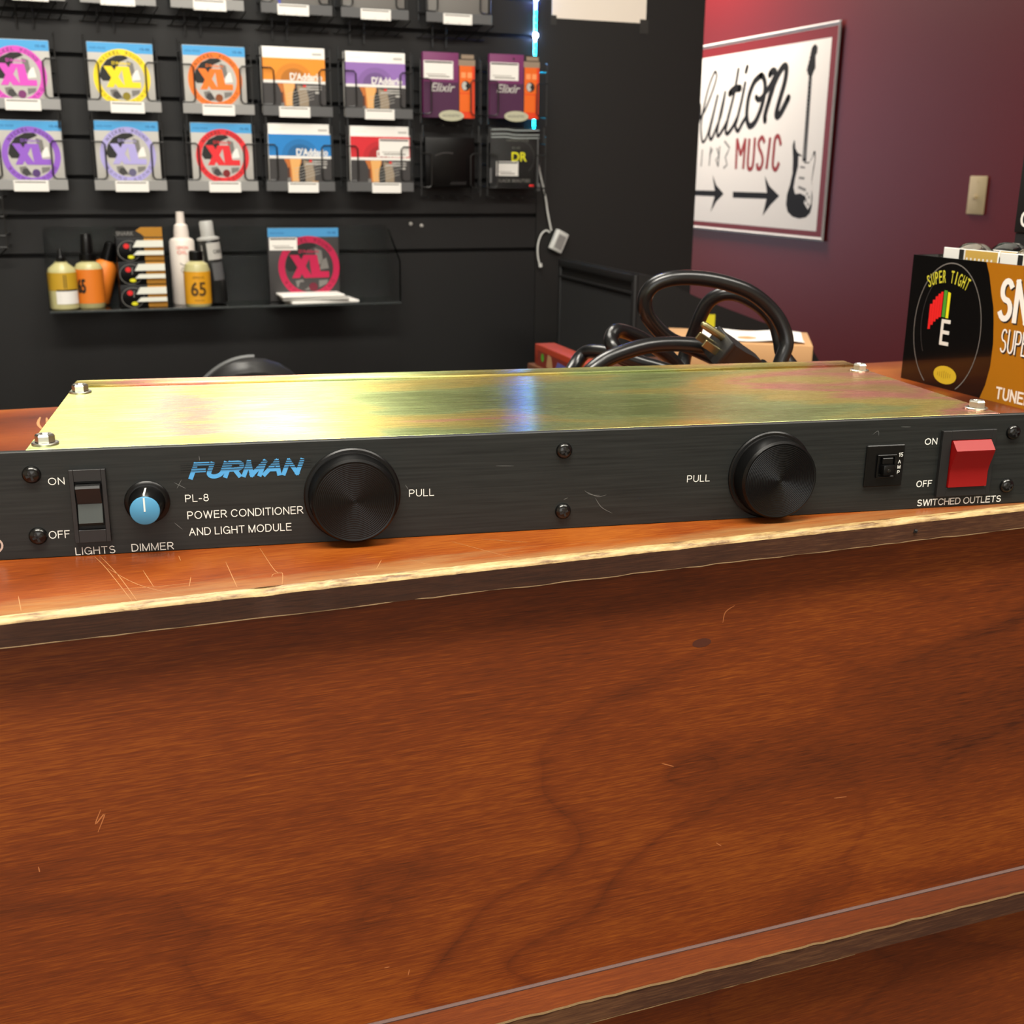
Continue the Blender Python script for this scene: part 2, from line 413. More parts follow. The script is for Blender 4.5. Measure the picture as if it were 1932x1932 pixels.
def thing(name, label, cat, loc=(0, 0, 0), rz=0, group=None, rx=0, ry=0):
    o = bpy.data.objects.new(name, None); COL.objects.link(o); o.empty_display_size = .02
    o.location = (loc[0]/1000, loc[1]/1000, loc[2]/1000+H); o.rotation_euler = (rx, ry, rz)
    o['label'] = label; o['category'] = cat
    if group: o['group'] = group
    return o
def tag(o, label, cat, group=None):
    o['label'] = label; o['category'] = cat
    if group: o['group'] = group
    return o
def struct(o): o['kind'] = 'structure'; return o
XZ = lambda y: (lambda u, v: (u, y, v))
XZD = lambda u, v, d: (u, d, v)
def rotY(a): return Matrix.Rotation(a, 4, 'Y')
def T(x, y, z): return Matrix.Translation((x, y, z))
TOFRONT = Matrix.Rotation(math.pi/2, 4, 'X')           # lathe axis z -> -y (pointing at the viewer)

# ------------------------------------------------------------------ room shell
FZ, CZ = -1000, 1750
def slab(name, x0, x1, y0, y1, z0, z1, M): return struct(MB().box(x0, x1, y0, y1, z0, z1, M).build(name))
slab('floor', -2500, 2560, -2500, 6620, FZ-60, FZ, M_floor)
slab('ceiling', -2500, 2560, -2500, 6620, CZ, CZ+60, M_ceil)
slab('wall_left', -2620, -2500, -2500, 6620, FZ, CZ, M_cream)
slab('wall_front', -2500, 2560, -2620, -2500, FZ, CZ, M_cream)
slab('wall_far', -2500, 2560, 6500, 6620, FZ, CZ, M_cream)
slab('wall_right', 2440, 2560, -2500, 6500, FZ, CZ, M_wall)
slab('wall_centre', 818, 1228, 2108, 2230, FZ, CZ, M_black)
# slatwall: planks with T-slots in front of a dark backing
mb = MB(); mb.box(-2500, 818, 2124, 2230, FZ, CZ, M_slot)
slots = [-24+76.2*k for k in range(0, 24)]
zs = [FZ]+[z for z in slots if FZ+20 < z < CZ-20]+[CZ]
for a, b_ in zip(zs, zs[1:]):
    mb.box(-2500, 818, 2110, 2124, a+(0 if a == FZ else 4), b_-(0 if b_ == CZ else 4), M_slat, .8, 1)
struct(mb.build('wall_back'))
mb = MB(); mb.box(2428, 2440, -2500, 6500, FZ, FZ+95, M_black, 2); struct(mb.build('baseboard_right'))

# ------------------------------------------------------------------ counter
ct = thing('shop_counter', 'long mahogany veneered shop counter with a worn golden front edge', 'counter', (0, 0, FZ))
def cpart(mb, name, label=None):
    o = mb.build(name, ct, label); o.location = (0, 0, -FZ/1000); return o
X0, X1 = -1100, 1000
top = MB()
# rounded, nicked front arris
prof = [(-36.2, -11.0), (-36.6, -2.2), (-36.0, -.9), (-34.8, -.2), (-33.2, 0)]
nx = 1360; vs = []; fs = []
rnd = random.Random(3)
nick = {}
for c_, w_, d_ in [(-133, 9, 1.6), (-112, 5, 1.1), (-60, 4, .7), (40, 8, .8), (150, 10, 1.0), (-180, 5, .6), (110, 3, .6), (-230, 12, .8)]: nick[c_] = (w_, d_)
for i in range(nx+1):
    x = X0+(X1-X0)*i/nx
    j = rnd.uniform(-.18, .18)+sum(d_*max(0, 1-abs(x-c_)/w_) for c_, (w_, d_) in nick.items())
    vs += [(x, y+(j if k >= 1 else 0)*.7, z-(j if 1 <= k < 4 else 0)*.5) for k, (y, z) in enumerate(prof)]
n = len(prof)
for i in range(nx):
    for k in range(n-1): fs.append((i*n+k, (i+1)*n+k, (i+1)*n+k+1, i*n+k+1))
fe = fs[0::n-1]; fw = [f for q, f in enumerate(fs) if q % (n-1) != 0]
top.add(vs, fe, M_edge); top.add(vs, fw, M_worn)
top.add([(X0, -33.2, 0), (X1, -33.2, 0), (X1, 352, 0), (X0, 352, 0)], [(0, 1, 2, 3)], M_top)
top.add([(X0, -36.2, -11), (X1, -36.2, -11), (X1, 352, -11), (X0, 352, -11)], [(3, 2, 1, 0)], M_edge)
top.add([(X0, 352, 0), (X1, 352, 0), (X1, 352, -11), (X0, 352, -11), (X0, -36, 0), (X0, -36, -11), (X1, -36, 0), (X1, -36, -11)], [(0, 1, 2, 3), (4, 0, 3, 5), (1, 6, 7, 2)], M_edge)
# thin bare line along the lower arris
top.tube([(X0+8*i, -36.1+rnd.uniform(-.25, .25), -11.1+rnd.uniform(-.3, .3)) for i in range(263)], .28, M_bare, 5)
top.tube([(163, -36.55, -6), (164.5, -36.55, -6.3)], .9, M_slot, 6)
scr = [[(-192.2, 23.7), (-188.0, 5.7), (-180.8, -33.0)], [(-190.0, 23.0), (-184.6, -0.8), (-179.1, -33)], [(-187.9, 7.4), (-177.7, -15.8), (-163.4, -33)], [(-175.0, 0.7), (-172.4, -19.8)], [(-143.3, 0.6), (-142.9, -30.8)], [(-127.8, 14.1), (-126.4, -16.3), (-124.2, -19.9), (-126.5, -33)], [(-159.8, -24.0), (-158.1, -13.2)], [(-97.3, -28.9), (-96.5, -33)], [(-208.7, -20.4), (-188.7, -18.6), (-171.0, -20.2), (-154.1, -20.3)], [(-219.6, -14.6), (-218.1, -31.4)], [(-160.3, 14.4), (-160.1, 8.0)], [(-128.8, -23.1), (-127.6, -20.0), (-124.6, -19.8)], [(-49.7, -2.3), (-32.8, -30.8)], [(-73.2, -19.0), (-64.2, -33)], [(-83.8, -16.8), (-88.2, -26.5)], [(4.5, -33), (8.3, -31.1), (16.7, -29.4)], [(-36.5, -3.0), (-19.5, -13.7)], [(58.9, -24.2), (63.1, -31.9), (74.1, -30.1)], [(84.0, -29.2), (84.5, -33)], [(-217.7, 320.9), (-218.6, 299.6), (-215.3, 279.7)], [(-214, 318), (-213, 296), (-211, 290)]]
for q, l in enumerate(scr): top.ribbon(l, .27 if q < 19 else 1.8, lambda u, v: (u, v, .06), M_scr, False, 4, taper=lambda t: .45+.55*math.sin(math.pi*min(1, max(0, t))))
cpart(top, 'countertop')
fr = MB(); fr.box(X0, X1, -26, -8, -214.3, -11, M_front)
for l in [[(-198.6, -85.9), (-201.0, -91.7), (-197.3, -87.9), (-200.4, -95.3)], [(-222.8, -105.7), (-222.6, -108.1)], [(-88.8, -186.1), (-86.4, -186.2)], [(-77.4, -189.9), (-78.1, -192.8)], [(71.2, -43.6), (72.2, -38.6), (76.8, -36.0)], [(43.8, -109.5), (50.2, -112.3)], [(141.7, -146.4), (149.1, -146.9)], [(75.6, -157.8), (78.7, -160.2)]]:
    fr.ribbon(l, .5, XZ(-26.06), M_pscr, False, 4, taper=lambda t: .4+.6*math.sin(math.pi*min(1, max(0, t))))
fr.disc((61, -52), 2.2, XZ(-26.07), M_knot, 16, 2.2)
cpart(fr, 'upper_front_panel')
fr = MB(); fr.box(X0, X1, -27, -8, -985, -227.5, M_front); cpart(fr, 'lower_front_panel')
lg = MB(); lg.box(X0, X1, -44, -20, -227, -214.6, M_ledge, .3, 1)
lg.add([(X0, -44.15, -226.6), (X1, -44.15, -226.6), (X1, -44.15, -215.2), (X0, -44.15, -215.2)], [(0, 1, 2, 3)], M_edge)
lg.tube([(X0+6*i, -43.9+rnd.uniform(-.3, .3), -214.75+rnd.uniform(-.3, .25)) for i in range(351)], .55, M_bare, 5)
lg.tube([(-60+6*i, -44+rnd.uniform(-.2, .2), -227+rnd.uniform(-.2, .2)) for i in range(36)], .2, M_bare, 4)
lg.tube([(X0, -26.4, -214.2), (X1, -26.4, -214.2)], 1.1, mat('dusty glue line', (88, 66, 60), .8), 6)
cpart(lg, 'front_ledge')
fr = MB(); fr.box(X0, X1, -18, -8, FZ, -985, M_black); fr.box(X0, X0+18, -8, 330, FZ, -12, M_front); fr.box(X1-18, X1, -8, 330, FZ, -12, M_front); fr.box(X0+18, X1-18, 320, 330, FZ, -12, M_desk)
cpart(fr, 'carcass')

# ------------------------------------------------------------------ rack unit
UA = -0.13394
ru = thing('rack_power_conditioner', 'slim black faced rack power conditioner with gold chromate lid on the counter', 'power conditioner', (0, 0, 0), UA)
pn = MB()
pn.box(-238, 245, 0, 3.2, 0, 44, M_panel, .35, 1)
f = XZ(-.08); f2 = XZ(-.30)
for t, a in {'ON': (-208.8, -202.6, 30.2, 33.1), 'OFF': (-210.6, -202.6, 8.0, 11.2), 'LIGHTS': (-201.2, -185.8, .5, 3.7), 'DIMMER': (-179.5, -162.9, .7, 3.9),
             'PL-8': (-157.1, -147.8, 20.5, 23.6), 'POWER CONDITIONER': (-156.7, -110, 13.2, 16.5), 'AND LIGHT MODULE': (-156.5, -115.1, 6.1, 9.4),
             'PULL': (-65.5, -54.8, 18.1, 21.3)}.items():
    pn.sans(t, *a, f, M_print, .115)
pn.sans('PULL', 59.5, 70.3, 18.5, 21.7, f, M_print, .12)
pn.sans('ON', 176.1, 182.6, 31.0, 34.1, f, M_print, .16); pn.sans('OFF', 174.2, 182.3, 10.6, 13.8, f, M_print, .16)
pn.sans('SWITCHED OUTLETS', 175.7, 220.4, 1.2, 4.5, f, M_print, .16, 0, .16)
pn.sans('FURMAN', -155.4, -108.4, 29.9, 37.0, f, M_blue, .33, .30, .06)
for v_, h_ in ((33.4, .4), (34.4, .45), (35.3, .5), (36.2, .5)): pn.flat([(-158, v_), (-106, v_), (-106, v_+h_*.75), (-158, v_+h_*.75)], f2, M_panel)
for sx in (-1, 1):
    for z in (6.4, 37.6):
        c = -233.2 if sx < 0 else 241.5
        pn.ring((c, z), 3.3, 3.9, f, M_chrome, 24, sx=1.35); pn.disc((c, z), 3.3, f, M_slot, 20, 1.35)
M_scuff = mat('scuff on panel', (96, 98, 96), .6)
for l in ([(12, 17), (15, 15), (19, 14.6)], [(13.5, 16.2), (18, 14), (22, 14.6)], [(17, 13.4), (20, 9), (25, 6)], [(-67, 23.4), (-65.8, 21.4)], [(-150.5, 39.6), (-150.4, 37.6)], [(-161, 29), (-156.5, 26.2)], [(-160, 26.5), (-158, 30)], [(2.5, 13.4), (4.5, 14.2)], [(-28, 30), (-20, 29.6)], [(149, 37), (151.5, 38.6), (152, 36.4)], [(163, 40), (168, 39.8)], [(-162, 12), (-159, 9)]):
    pn.ribbon(l, .22, f, M_scuff, False, 4, taper=lambda t: .3+.7*math.sin(math.pi*min(1, max(0, t))))
pn.build('front_panel', ru)
ch = MB()
ch.box(-216, 216, 3.3, 156, .2, 42.6, M_chrom, .8)
ch.build('chassis', ru)
ld = MB(); ld.box(-216.8, 216.8, 3.4, 141, 42.7, 43.9, M_chrom, .4, 1)
ld.build('lid', ru, 'brushed yellow chromate lid with pink and green bloom')
lp = MB(); lp.box(-216.8, 216.8, 142.2, 156.6, 42.7, 45.1, M_chrom, .8)
lp.build('rear_lip', ru)
for x, y in ((-210.5, 13), (-211, 127), (210.5, 126), (211.5, 15)):
    s_ = MB(); X = T(x, y, 43.9)
    s_.lathe([(0, 0), (5.3, 0), (5.3, .7), (4.9, 1.0), (3.9, 1.0)], M_chrome, 28, X)
    s_.lathe([(3.9, 1), (3.9, 3.6), (3.3, 4.3), (2.0, 4.3), (1.4, 3.5), (0, 3.4)], M_chrome, 6, X)
    s_.build('hex_screw', ru)
for x, z in ((-214.6, 34.8), (-214.6, 9.5), (2.2, 35.5), (2.3, 8.2), (222.1, 35.4), (222.4, 9.2)):
    s_ = MB(); X = T(x, 0, z) @ TOFRONT
    s_.lathe([(3.6, 0), (3.6, .4), (3.3, 1.2), (2.5, 1.9), (1.3, 2.3), (0, 2.4)], M_bscrew, 28, X)
    for a in (.35, .35+math.pi/2):
        R = X @ Matrix.Rotation(a, 4, 'Z'); s_.box(-1.9, 1.9, -.42, .42, 1.2, 2.43, M_slot, 0, 1, R)
    s_.build('phillips_screw', ru)
def profx(mb, pts, x0, x1, M):                          # profile (y,z) swept along x
    return mb.prism(pts, lambda u, v, d: (d, u, v), x0, x1, M)
# lights switch
sw = MB()
u0, u1, v0, v1 = -200.6, -186.8, 6.2, 36.3; a0, a1, b0, b1 = -198.9, -188.5, 11.4, 31.5
for q in ((u0, a0, v0, v1), (a1, u1, v0, v1), (a0, a1, v0, b0), (a0, a1, b1, v1)):
    sw.box(q[0], q[1], -2.2, 0, q[2], q[3], M_plast2, .12, 1)
sw.box(a0, a1, -.15, 0, b0, b1, M_slot)
sw = sw.build('lights_switch', ru)
rk = MB(); profx(rk, [(-.3, 30.4), (-4.4, 30.2), (-5.0, 29.2), (-1.6, 22.2), (-.3, 22.2)], -198.3, -189.1, M_plast2); profx(rk, [(-.3, 22.1), (-1.6, 22.1), (-3.4, 14.6), (-.3, 12.6)], -198.3, -189.1, M_rocklit)
rk.build('rocker', sw, 'black rocker, its lower half coloured grey as if lit')
# dimmer
dm = MB(); X = T(-171.9, 0, 21.4) @ TOFRONT
dm.lathe([(8.9, 0), (8.9, .8), (8.2, 1.5), (7.2, 1.8), (6.6, 3), (6.0, 12.4), (5.7, 12.9), (0, 12.9)], M_plast, 40, X)
dm.box(-.35, .35, 5.5, 6.6, 2.2, 12.6, M_print, 0, 1, X)
dm = dm.build('dimmer_knob', ru)
cp = MB(); cp.lathe([(5.75, 12.9), (5.6, 13.5), (5.3, 13.7), (0, 13.7)], M_cap, 40, X); cp.box(-.32, .32, -.2, 5.4, 13.7, 13.78, M_print, 0, 1, X)
cp.build('knob_cap', dm, 'blue knob cap with a white pointer line')
for cx in (-89.4, 99.3):                                # pull-out lamp knobs
    kn = MB(); X = T(cx, 0, 20.3) @ TOFRONT
    pr = [(20.2, 0), (20.2, .9), (19.6, 1.4), (18.5, 1.5), (18.2, 2.0), (17.8, 10.2), (16.9, 11.4)]
    r_ = 16.5
    while r_ > 1.2: pr += [(r_, 11.35), (r_-.35, 11.2), (r_-.7, 11.35)]; r_ -= .75
    pr.append((0, 11.3))
    kn.lathe(pr, M_plast, 72, X); kn.build('pull_lamp_knob', ru, angle=22)
# circuit breaker
br = MB(); br.box(146.4, 165.6, -1.3, 0, 12.2, 32, M_plast, .4, 1); br.ring((155.4, 22), 0, .1, f, M_plast, 8)
g = XZ(-1.38)
for t, v_, h_ in (('15', 26.2, 2.0), ('A', 23.0, 1.7), ('M', 20.5, 1.7), ('P', 18.0, 1.7)):
    br.sans(t, 162.6, 162.6+(2.2 if t == '15' else 1.4), v_, v_+h_, g, M_print, .16)
for q in ((151.6, 152.6, 16.8, 27.4), (160.2, 161.2, 16.8, 27.4), (151.6, 161.2, 26.6, 27.6), (151.6, 161.2, 16.6, 17.5)): br.box(q[0], q[1], -2.4, -1.2, q[2], q[3], M_plast, .2, 1)
br = br.build('circuit_breaker', ru)
bb = MB(); bb.box(153.4, 159.6, -5.2, -1.3, 18.2, 23.2, M_plast, .7); bb.box(153.8, 159.2, -3.0, -1.3, 23.2, 26.2, M_plast, .3, 1); bb.lathe([(1.0, 0), (.8, .3), (0, .4)], M_bscrew, 12, T(156.2, -5.1, 20.6) @ TOFRONT); bb.build('reset_button', br)
# outlet switch
so = MB(); u0, u1, v0, v1 = 184.1, 212, 5.8, 37.6; a0, a1, b0, b1 = 188.7, 209.8, 10.2, 33.1
for q in ((u0, a0, v0, v1), (a1, u1, v0, v1), (a0, a1, v0, b0), (a0, a1, b1, v1)): so.box(q[0], q[1], -2.2, 0, q[2], q[3], M_plast2, .15, 1)
so.box(a0, a1, -.15, 0, b0, b1, M_slot); so = so.build('outlet_switch', ru)
rk = MB(); profx(rk, [(-.3, 33), (-2.6, 32.9), (-6.6, 28.8), (-6.2, 27.4), (-3.4, 20), (-2.9, 17.6), (-3.0, 10.5), (-.3, 10.4)], 189.2, 209.3, M_red)
rk.build('rocker', so, 'shiny red rocker')

# ------------------------------------------------------------------ power cord behind the unit
pc = thing('power_cord', 'thick black power cord coiled up behind the rack unit', 'power cord', (210, 240, 0))
off = Vector((210, 240, 0))
path = [(228, 205, 30), (243, 207, 19), (262, 219, 14), (277, 236, 18), (275, 250, 29), (276, 256, 37), (274, 261, 49), (267, 267, 59), (257, 272, 66), (249, 278, 69), (241, 283, 68), (235, 289, 62), (232, 294, 51), (231, 300, 38), (228, 306, 22), (224, 303, 12), (212, 300, 22), (197, 296, 31), (182, 291, 39), (168, 287, 44), (159, 282, 45), (154, 278, 41), (153, 273, 37), (157, 269, 31), (169, 264, 26), (186, 260, 21), (208, 254, 12), (235, 240, 8), (252, 228, 14), (260, 228, 30), (264, 230, 41), (260, 233, 54), (251, 236, 65), (236, 238, 75), (218, 241, 81), (200, 244, 84), (183, 246, 84), (171, 249, 80), (166, 252, 72), (168, 254, 61), (178, 257, 50), (191, 260, 41), (207, 262, 35), (223, 260, 28), (238, 246, 20), (236, 234, 22), (222, 228, 33), (206, 226, 39), (193, 223, 42), (174, 222, 44), (154, 220, 44), (136, 218, 41), (121, 217, 36), (109, 216, 28), (103, 224, 16), (108, 250, 8), (122, 285, 7), (137, 304, 16), (147, 308, 26), (152, 298, 29), (161, 286, 28), (172, 274, 22), (187, 258, 13), (200, 240, 7), (190, 215, 6), (150, 196, 9), (120, 176, 16), (108, 150, 20)]
cb = MB(); cb.tube([Vector(p)-off for p in path], 5.1, M_rub, 14, smooth=7)
cb.build('cord', pc, angle=60)
pl = MB()
ax = Vector((190, 205, 51.5))-Vector((228, 205, 29)); ax.normalize()
side = Vector((.1, .95, .3)); side = (side-ax*side.dot(ax)).normalized(); nz = ax.cross(side)
X = Matrix(((ax.x, side.x, nz.x, 0), (ax.y, side.y, nz.y, 0), (ax.z, side.z, nz.z, 0), (0, 0, 0, 1)))
X = T(*(Vector((196, 206, 44))-off)) @ X
pl.prism([(0, -13), (0, 13), (-14, 12), (-20, 8), (-30, 6.4), (-30, -6.4), (-20, -8), (-14, -12)], lambda u, v, d: (u, v, d), -8.5, 8.5, M_plast2, X)
pl.box(-2.5, 1, -14, 14, -9.5, 9.5, M_plast2, 1, 2, X)
pl.box(-20, -4, -9, 9, 8.5, 10, M_plast, .6, 1, X)
for a in (-34, -38.5): pl.box(a-1.4, a+1.4, -6, 6, -6, 6, M_plast2, 1.2, 2, X)
pl.tube([X @ Vector((-28, 0, 0)), X @ Vector((-46, 0, 0))], 5.4, M_plast2, 12)
pl = pl.build('plug', pc)
for sy in (-1, 1):
    bl = MB(); bl.box(0, 13, sy*6.35-.75, sy*6.35+.75, -2.6+2, 2.6+2, M_brass, .4, 1, X); bl.build('plug_blade', pl)
bl = MB(); bl.lathe([(0, 20), (1.6, 19), (2.4, 17), (2.4, 0)], M_brass, 14, X @ T(0, 0, -6.5) @ Matrix.Rotation(math.pi/2, 4, 'Y')); bl.build('ground_pin', pl)

# ------------------------------------------------------------------ tuner display box on the counter
FX = 406
tb = thing('tuner_display_box', 'open black and gold card display box of clip tuners at the counter right end', 'display box', (FX, 283, 0))
fn = lambda e: (lambda u, v: (-e, -u, v))
bx = MB()
Lb, Hb, Db = 252, 94, 92
bx.box(0, 1.2, -Lb, 0, 0, Hb, M_plast, .3, 1)
gm = mat('glossy gold card', (168, 108, 10), .4, Coat_Weight=.2); gb = mat('glossy black card', (12, 11, 11), .12, Coat_Weight=.5)
bx.flat([(0, 0), (Lb, 0), (Lb, Hb), (0, Hb)], fn(.15), gb)
edge = [(77, 94), (81.5, 85), (84.4, 76.5), (89, 64), (91, 54), (93, 40), (93, 23.5), (90.5, 10), (86.5, 0)]
bx.flat([(Lb, 0), (Lb, 94), ]+edge, fn(.3), gm)
bx.ring((44.5, 43.5), 46.8, 47.6, fn(.35), M_midgrey, 64, math.radians(-62), math.radians(240), .745)
bx.ring((44.5, 46), 38, 38.6, fn(.35), M_darkgrey, 40, math.radians(110), math.radians(215), .72)
bx.arctext('SUPER TIGHT', (42, 33), 43.5, 9, math.radians(119), math.radians(64), fn(.35), mat('yellow print', (206, 204, 60), .5), .01, .8)
rp = mat('red print', (224, 30, 30), .5); gp = mat('green print', (72, 150, 40), .5); yp = mat('lemon print', (226, 222, 30), .5)
for k in range(5):
    u = 24.4+k*2.62; t0 = 59.6+3.6*k-.28*k*k; bx.flat([(u, t0-18.5), (u+2.5, t0-18.2), (u+2.5, t0+.3), (u, t0)], fn(.35), rp)
bx.flat([(38.2, 51.6), (41.6, 51.6), (41.6, 71), (38.2, 71)], fn(.35), gp); bx.flat([(42.3, 51.4), (45.2, 51.3), (45.2, 69.6), (42.3, 70.2)], fn(.35), yp)
bx.text('E', 38.8, 48.6, 31.4, 50.2, fn(.35), M_print, .01)
bx.disc((48.6, 10.2), 6.6, fn(.35), mat('gold print', (206, 176, 40), .5), 32, 1.85)
dg = mat('dim gold print', (150, 120, 24), .5)
for k in range(7): bx.ribbon([(41+k*2.2, 7.4+abs(k-3)*.5), (41+k*2.2, 13.2-abs(k-3)*.5)], .55, fn(.4), dg, False)
def shadowed(t, u0, u1, v0, v1, bold):
    bx.sans(t, u0+1.1, u1+1.1, v0-1.0, v1-1.0, fn(.36), M_dark, bold*4); bx.sans(t, u0, u1, v0, v1, fn(.42), M_white, bold*4)
shadowed('SNARK', 94, 166, 55.5, 85, .04); shadowed('SUPER TIGHT', 100, 164, 34.6, 51, .02)
bx.sans('TUNERS', 101.5, 141, 2.4, 11, fn(.36), M_paper, .2)
bx.build('printed_front', tb)
bk = MB(); bk.box(1.2, Db, -1.2, 0, 0, Hb, gb, .2, 1); bk.box(1.2, Db, -Lb, -Lb+1.2, 0, Hb, gb, .2, 1); bk.box(Db-1.2, Db, -Lb+1.2, -1.2, 0, Hb, gb, .2, 1); bk.box(1.2, Db-1.2, -Lb+1.2, -1.2, 0, 1.2, gb)
bk.build('tray', tb)
for r_ in range(2):
    for k in range(4):
        y0 = 279-k*59
        tp = thing('tuner_pack', ['white and gold tuner blister pack at the far end of the display box front row', 'second white and gold tuner blister pack in the display box front row', 'third tuner blister pack from the far end, display box front row', 'nearest tuner blister pack in the display box front row'][k] if r_ == 0 else ['tuner blister pack in the display box back row, far end', 'tuner blister pack in the display box back row, second from far end', 'tuner blister pack in the display box back row, third from far end', 'nearest tuner blister pack in the display box back row'][k], 'tuner pack', (FX+24+r_*33, y0, 1.4), 0, 'tuner packs in the display box')
        cdm = MB(); hh = 98-k*.2-r_*1.5
        cdm.box(0, 1, -57, 0, 0, hh, M_white, .2, 1)
        g = fn(.12)
        cdm.flat([(17, hh-14), (22, hh-14), (22, hh-.5), (17, hh-.5)], g, M_dark); cdm.flat([(23.5, 0), (56.6, 0), (56.6, hh-.5), (23.5, hh-.5)], g, M_goldp)
        for q in range(7): cdm.flat([(25+q*4.2, hh-7.6), (26.6+q*4.2, hh-7.6), (26.6+q*4.2, hh-6), (25+q*4.2, hh-6)], fn(.2), M_white)
        cdm.build('backing_card', tp)
        bl = MB(); bl.lathe([(24, 0), (23.4, 7), (20, 14), (12, 17), (0, 18)], M_clear, 32, T(1.2, -28, 79) @ Matrix.Rotation(math.pi/2, 4, 'Y')); bl.build('blister', tp)

# black box behind the tuner box
bb = thing('black_product_box', 'black product box with white lettering behind the tuner display', 'box', (520, 304.5, 0))
q = MB(); q.box(0, 70, -170, 0, 0, 108, M_plast2, .8); q.build('box_base', bb)
q = MB(); q.box(-.8, 70.8, -170.8, .8, 108.2, 190, M_black, .8); q.text('C', 5.0, 15, 112.6, 125.5, lambda u, v: (-1, -u, v), M_white, .03); q.build('box_lid', bb)

# ------------------------------------------------------------------ low desk behind the counter and what stands on it
DZ = -120
dk = thing('back_desk', 'low brown wooden desk behind the counter', 'desk', (424, 640, FZ))
q = MB(); q.box(0, 376, 0, 495, 850, 880, M_desk, 2); q.build('desk_top', dk)
for x in (14, 330):
    for y in (14, 450):
        q = MB(); q.box(x, x+32, y, y+32, 0, 850, M_desk, 2); q.build('leg', dk)
rb = thing('red_product_box', 'flat orange red product box with colourful printed side behind the rack unit', 'box', (431, 1122, DZ), math.radians(-2))
q = MB(); ored = mat('orange red card', (142, 44, 16), .5); q.box(0, 30, -190, 0, 0, 30, ored, .6)
sd = lambda u, v: (-.3, -u, v)
q.flat([(14, 3), (175, 3), (175, 22), (14, 22)], sd, mat('deep red print', (110, 34, 20), .6))
s2 = lambda u, v: (-.5, -u, v)
q.disc((34, 14), 6, s2, gp, 20); q.flat([(50, 3), (78, 3), (70, 20), (56, 22)], s2, mat('tan print', (170, 130, 90), .6)); q.flat([(84, 3), (150, 3), (146, 15), (96, 17)], s2, mat('indigo print', (84, 84, 150), .6))
tag(q.build('tmp'), '', ''); o_ = bpy.data.objects[-1] if False else None
for o in [o for o in COL.objects if o.name.startswith('tmp')]:
    o.name = 'printed_carton'; o.data.name = 'printed_carton'; o.parent = rb; o.location = (0, 0, 0)
    for k_ in ('label', 'category'): del o[k_]
cx = thing('cardboard_box', 'small brown cardboard box with a white sheet on top behind the cord', 'box', (705, 1020, DZ), math.radians(-31))
q = MB(); q.box(-105, 108, -20, 130, 0, 36, M_card, 1); q.add([(-20, -20.3, 0), (-2, -20.3, 0), (-2, -20.3, 36), (-20, -20.3, 36)], [(0, 1, 2, 3)], mat('packing tape', (205, 170, 125), .3)); q.build('carton', cx)
sh = MB()
for i in range(9):
    pass
nx_, ny_ = 14, 8
vs = [(-60+i*11.2, -6+j*15, 36.6+1.6*math.sin(i*.7)+1.2*math.cos(j*.9)+1.5) for i in range(nx_+1) for j in range(ny_+1)]
sh.add(vs, [(i*(ny_+1)+j, (i+1)*(ny_+1)+j, (i+1)*(ny_+1)+j+1, i*(ny_+1)+j+1) for i in range(nx_) for j in range(ny_)], M_white)
sho = tag(sh.build('paper_sheet', None, None, (705, 1020, DZ), (0, 0, math.radians(-31))), 'crumpled white sheet lying on the cardboard box', 'paper')
# black cabinet with a sloping top, further back
cab = thing('black_equipment_cabinet', 'black equipment cabinet with a railed side and sloping right top edge by the passage', 'cabinet', (757, 1450, FZ), math.radians(-2))
q = MB()
q.prism([(0, 0), (400, 0), (400, 790), (352, 854), (255, 884), (120, 932), (74, 952), (36, 970), (0, 976)], lambda u, v, d: (u, d, v), 0, 392, M_black)
q.build('body', cab)
q = MB(); lf = -1
for z0, z1 in ((960, 974), (938, 943)): q.box(-7, -.1, 4, 388, z0, z1, M_plast2, 1.5)
q.box(-7, -.1, 0, 14, 500, 974, M_plast2, 1.5); q.box(-7, -.1, 378, 392, 500, 974, M_plast2, 1.5)
q.build('side_rail', cab)
q = MB(); q.box(-3, -.05, 15, 377, 500, 936, mat('black grille cloth', (12, 12, 13), .9), .5, 1); q.build('side_panel', cab)
q = MB(); q.box(128, 158, -1.2, -.1, 877, 900, mat('yellow sticker', (228, 214, 40), .6), .2, 1); q.build('sticker', cab, 'small yellow sticker')
# office chair, only its top shows
oc = thing('office_chair', 'black swivel chair whose rounded back shows above the rack unit lid', 'chair', (60, 1400, FZ))
def shell(ax_, az, y0, y1, zc, M, n=36):
    q = MB(); pts = [(ax_*math.copysign(abs(math.cos(t))**.9, math.cos(t)), zc+az*math.copysign(abs(math.sin(t))**.9, math.sin(t))) for t in [2*math.pi*i/n for i in range(n)]]
    vs = []; K = 5
    for k in range(K):
        s_ = [.9, .98, 1, .98, .88][k]; y = y0+(y1-y0)*k/(K-1)
        vs += [(u*s_, y+abs(u)*.12, zc+(v-zc)*s_) for u, v in pts]
    fs = [(k*n+i, k*n+(i+1) % n, (k+1)*n+(i+1) % n, (k+1)*n+i) for k in range(K-1) for i in range(n)]+[tuple(range(n)), tuple(range(K*n-1, (K-1)*n-1, -1))]
    return q.add(vs, fs, M)
shell(124, 196, 0, 45, 664, mat('black leatherette', (34, 34, 34), .38)).build('backrest', oc)
q = MB(); q.tube([(132*math.cos(t), -4+16*abs(math.cos(t)), 664+202*math.sin(t)) for t in [math.radians(88+4*i) for i in range(26)]], 3.4, mat('grey piping', (96, 98, 98), .35), 8); q.build('rim_highlight', oc)  # highlight on the left of the chair rim, modelled as a grey tube
q = MB(); q.box(-220, 220, -400, 20, 430, 500, mat('black leatherette', (34, 34, 34), .38), 28, 4); q.build('seat', oc)
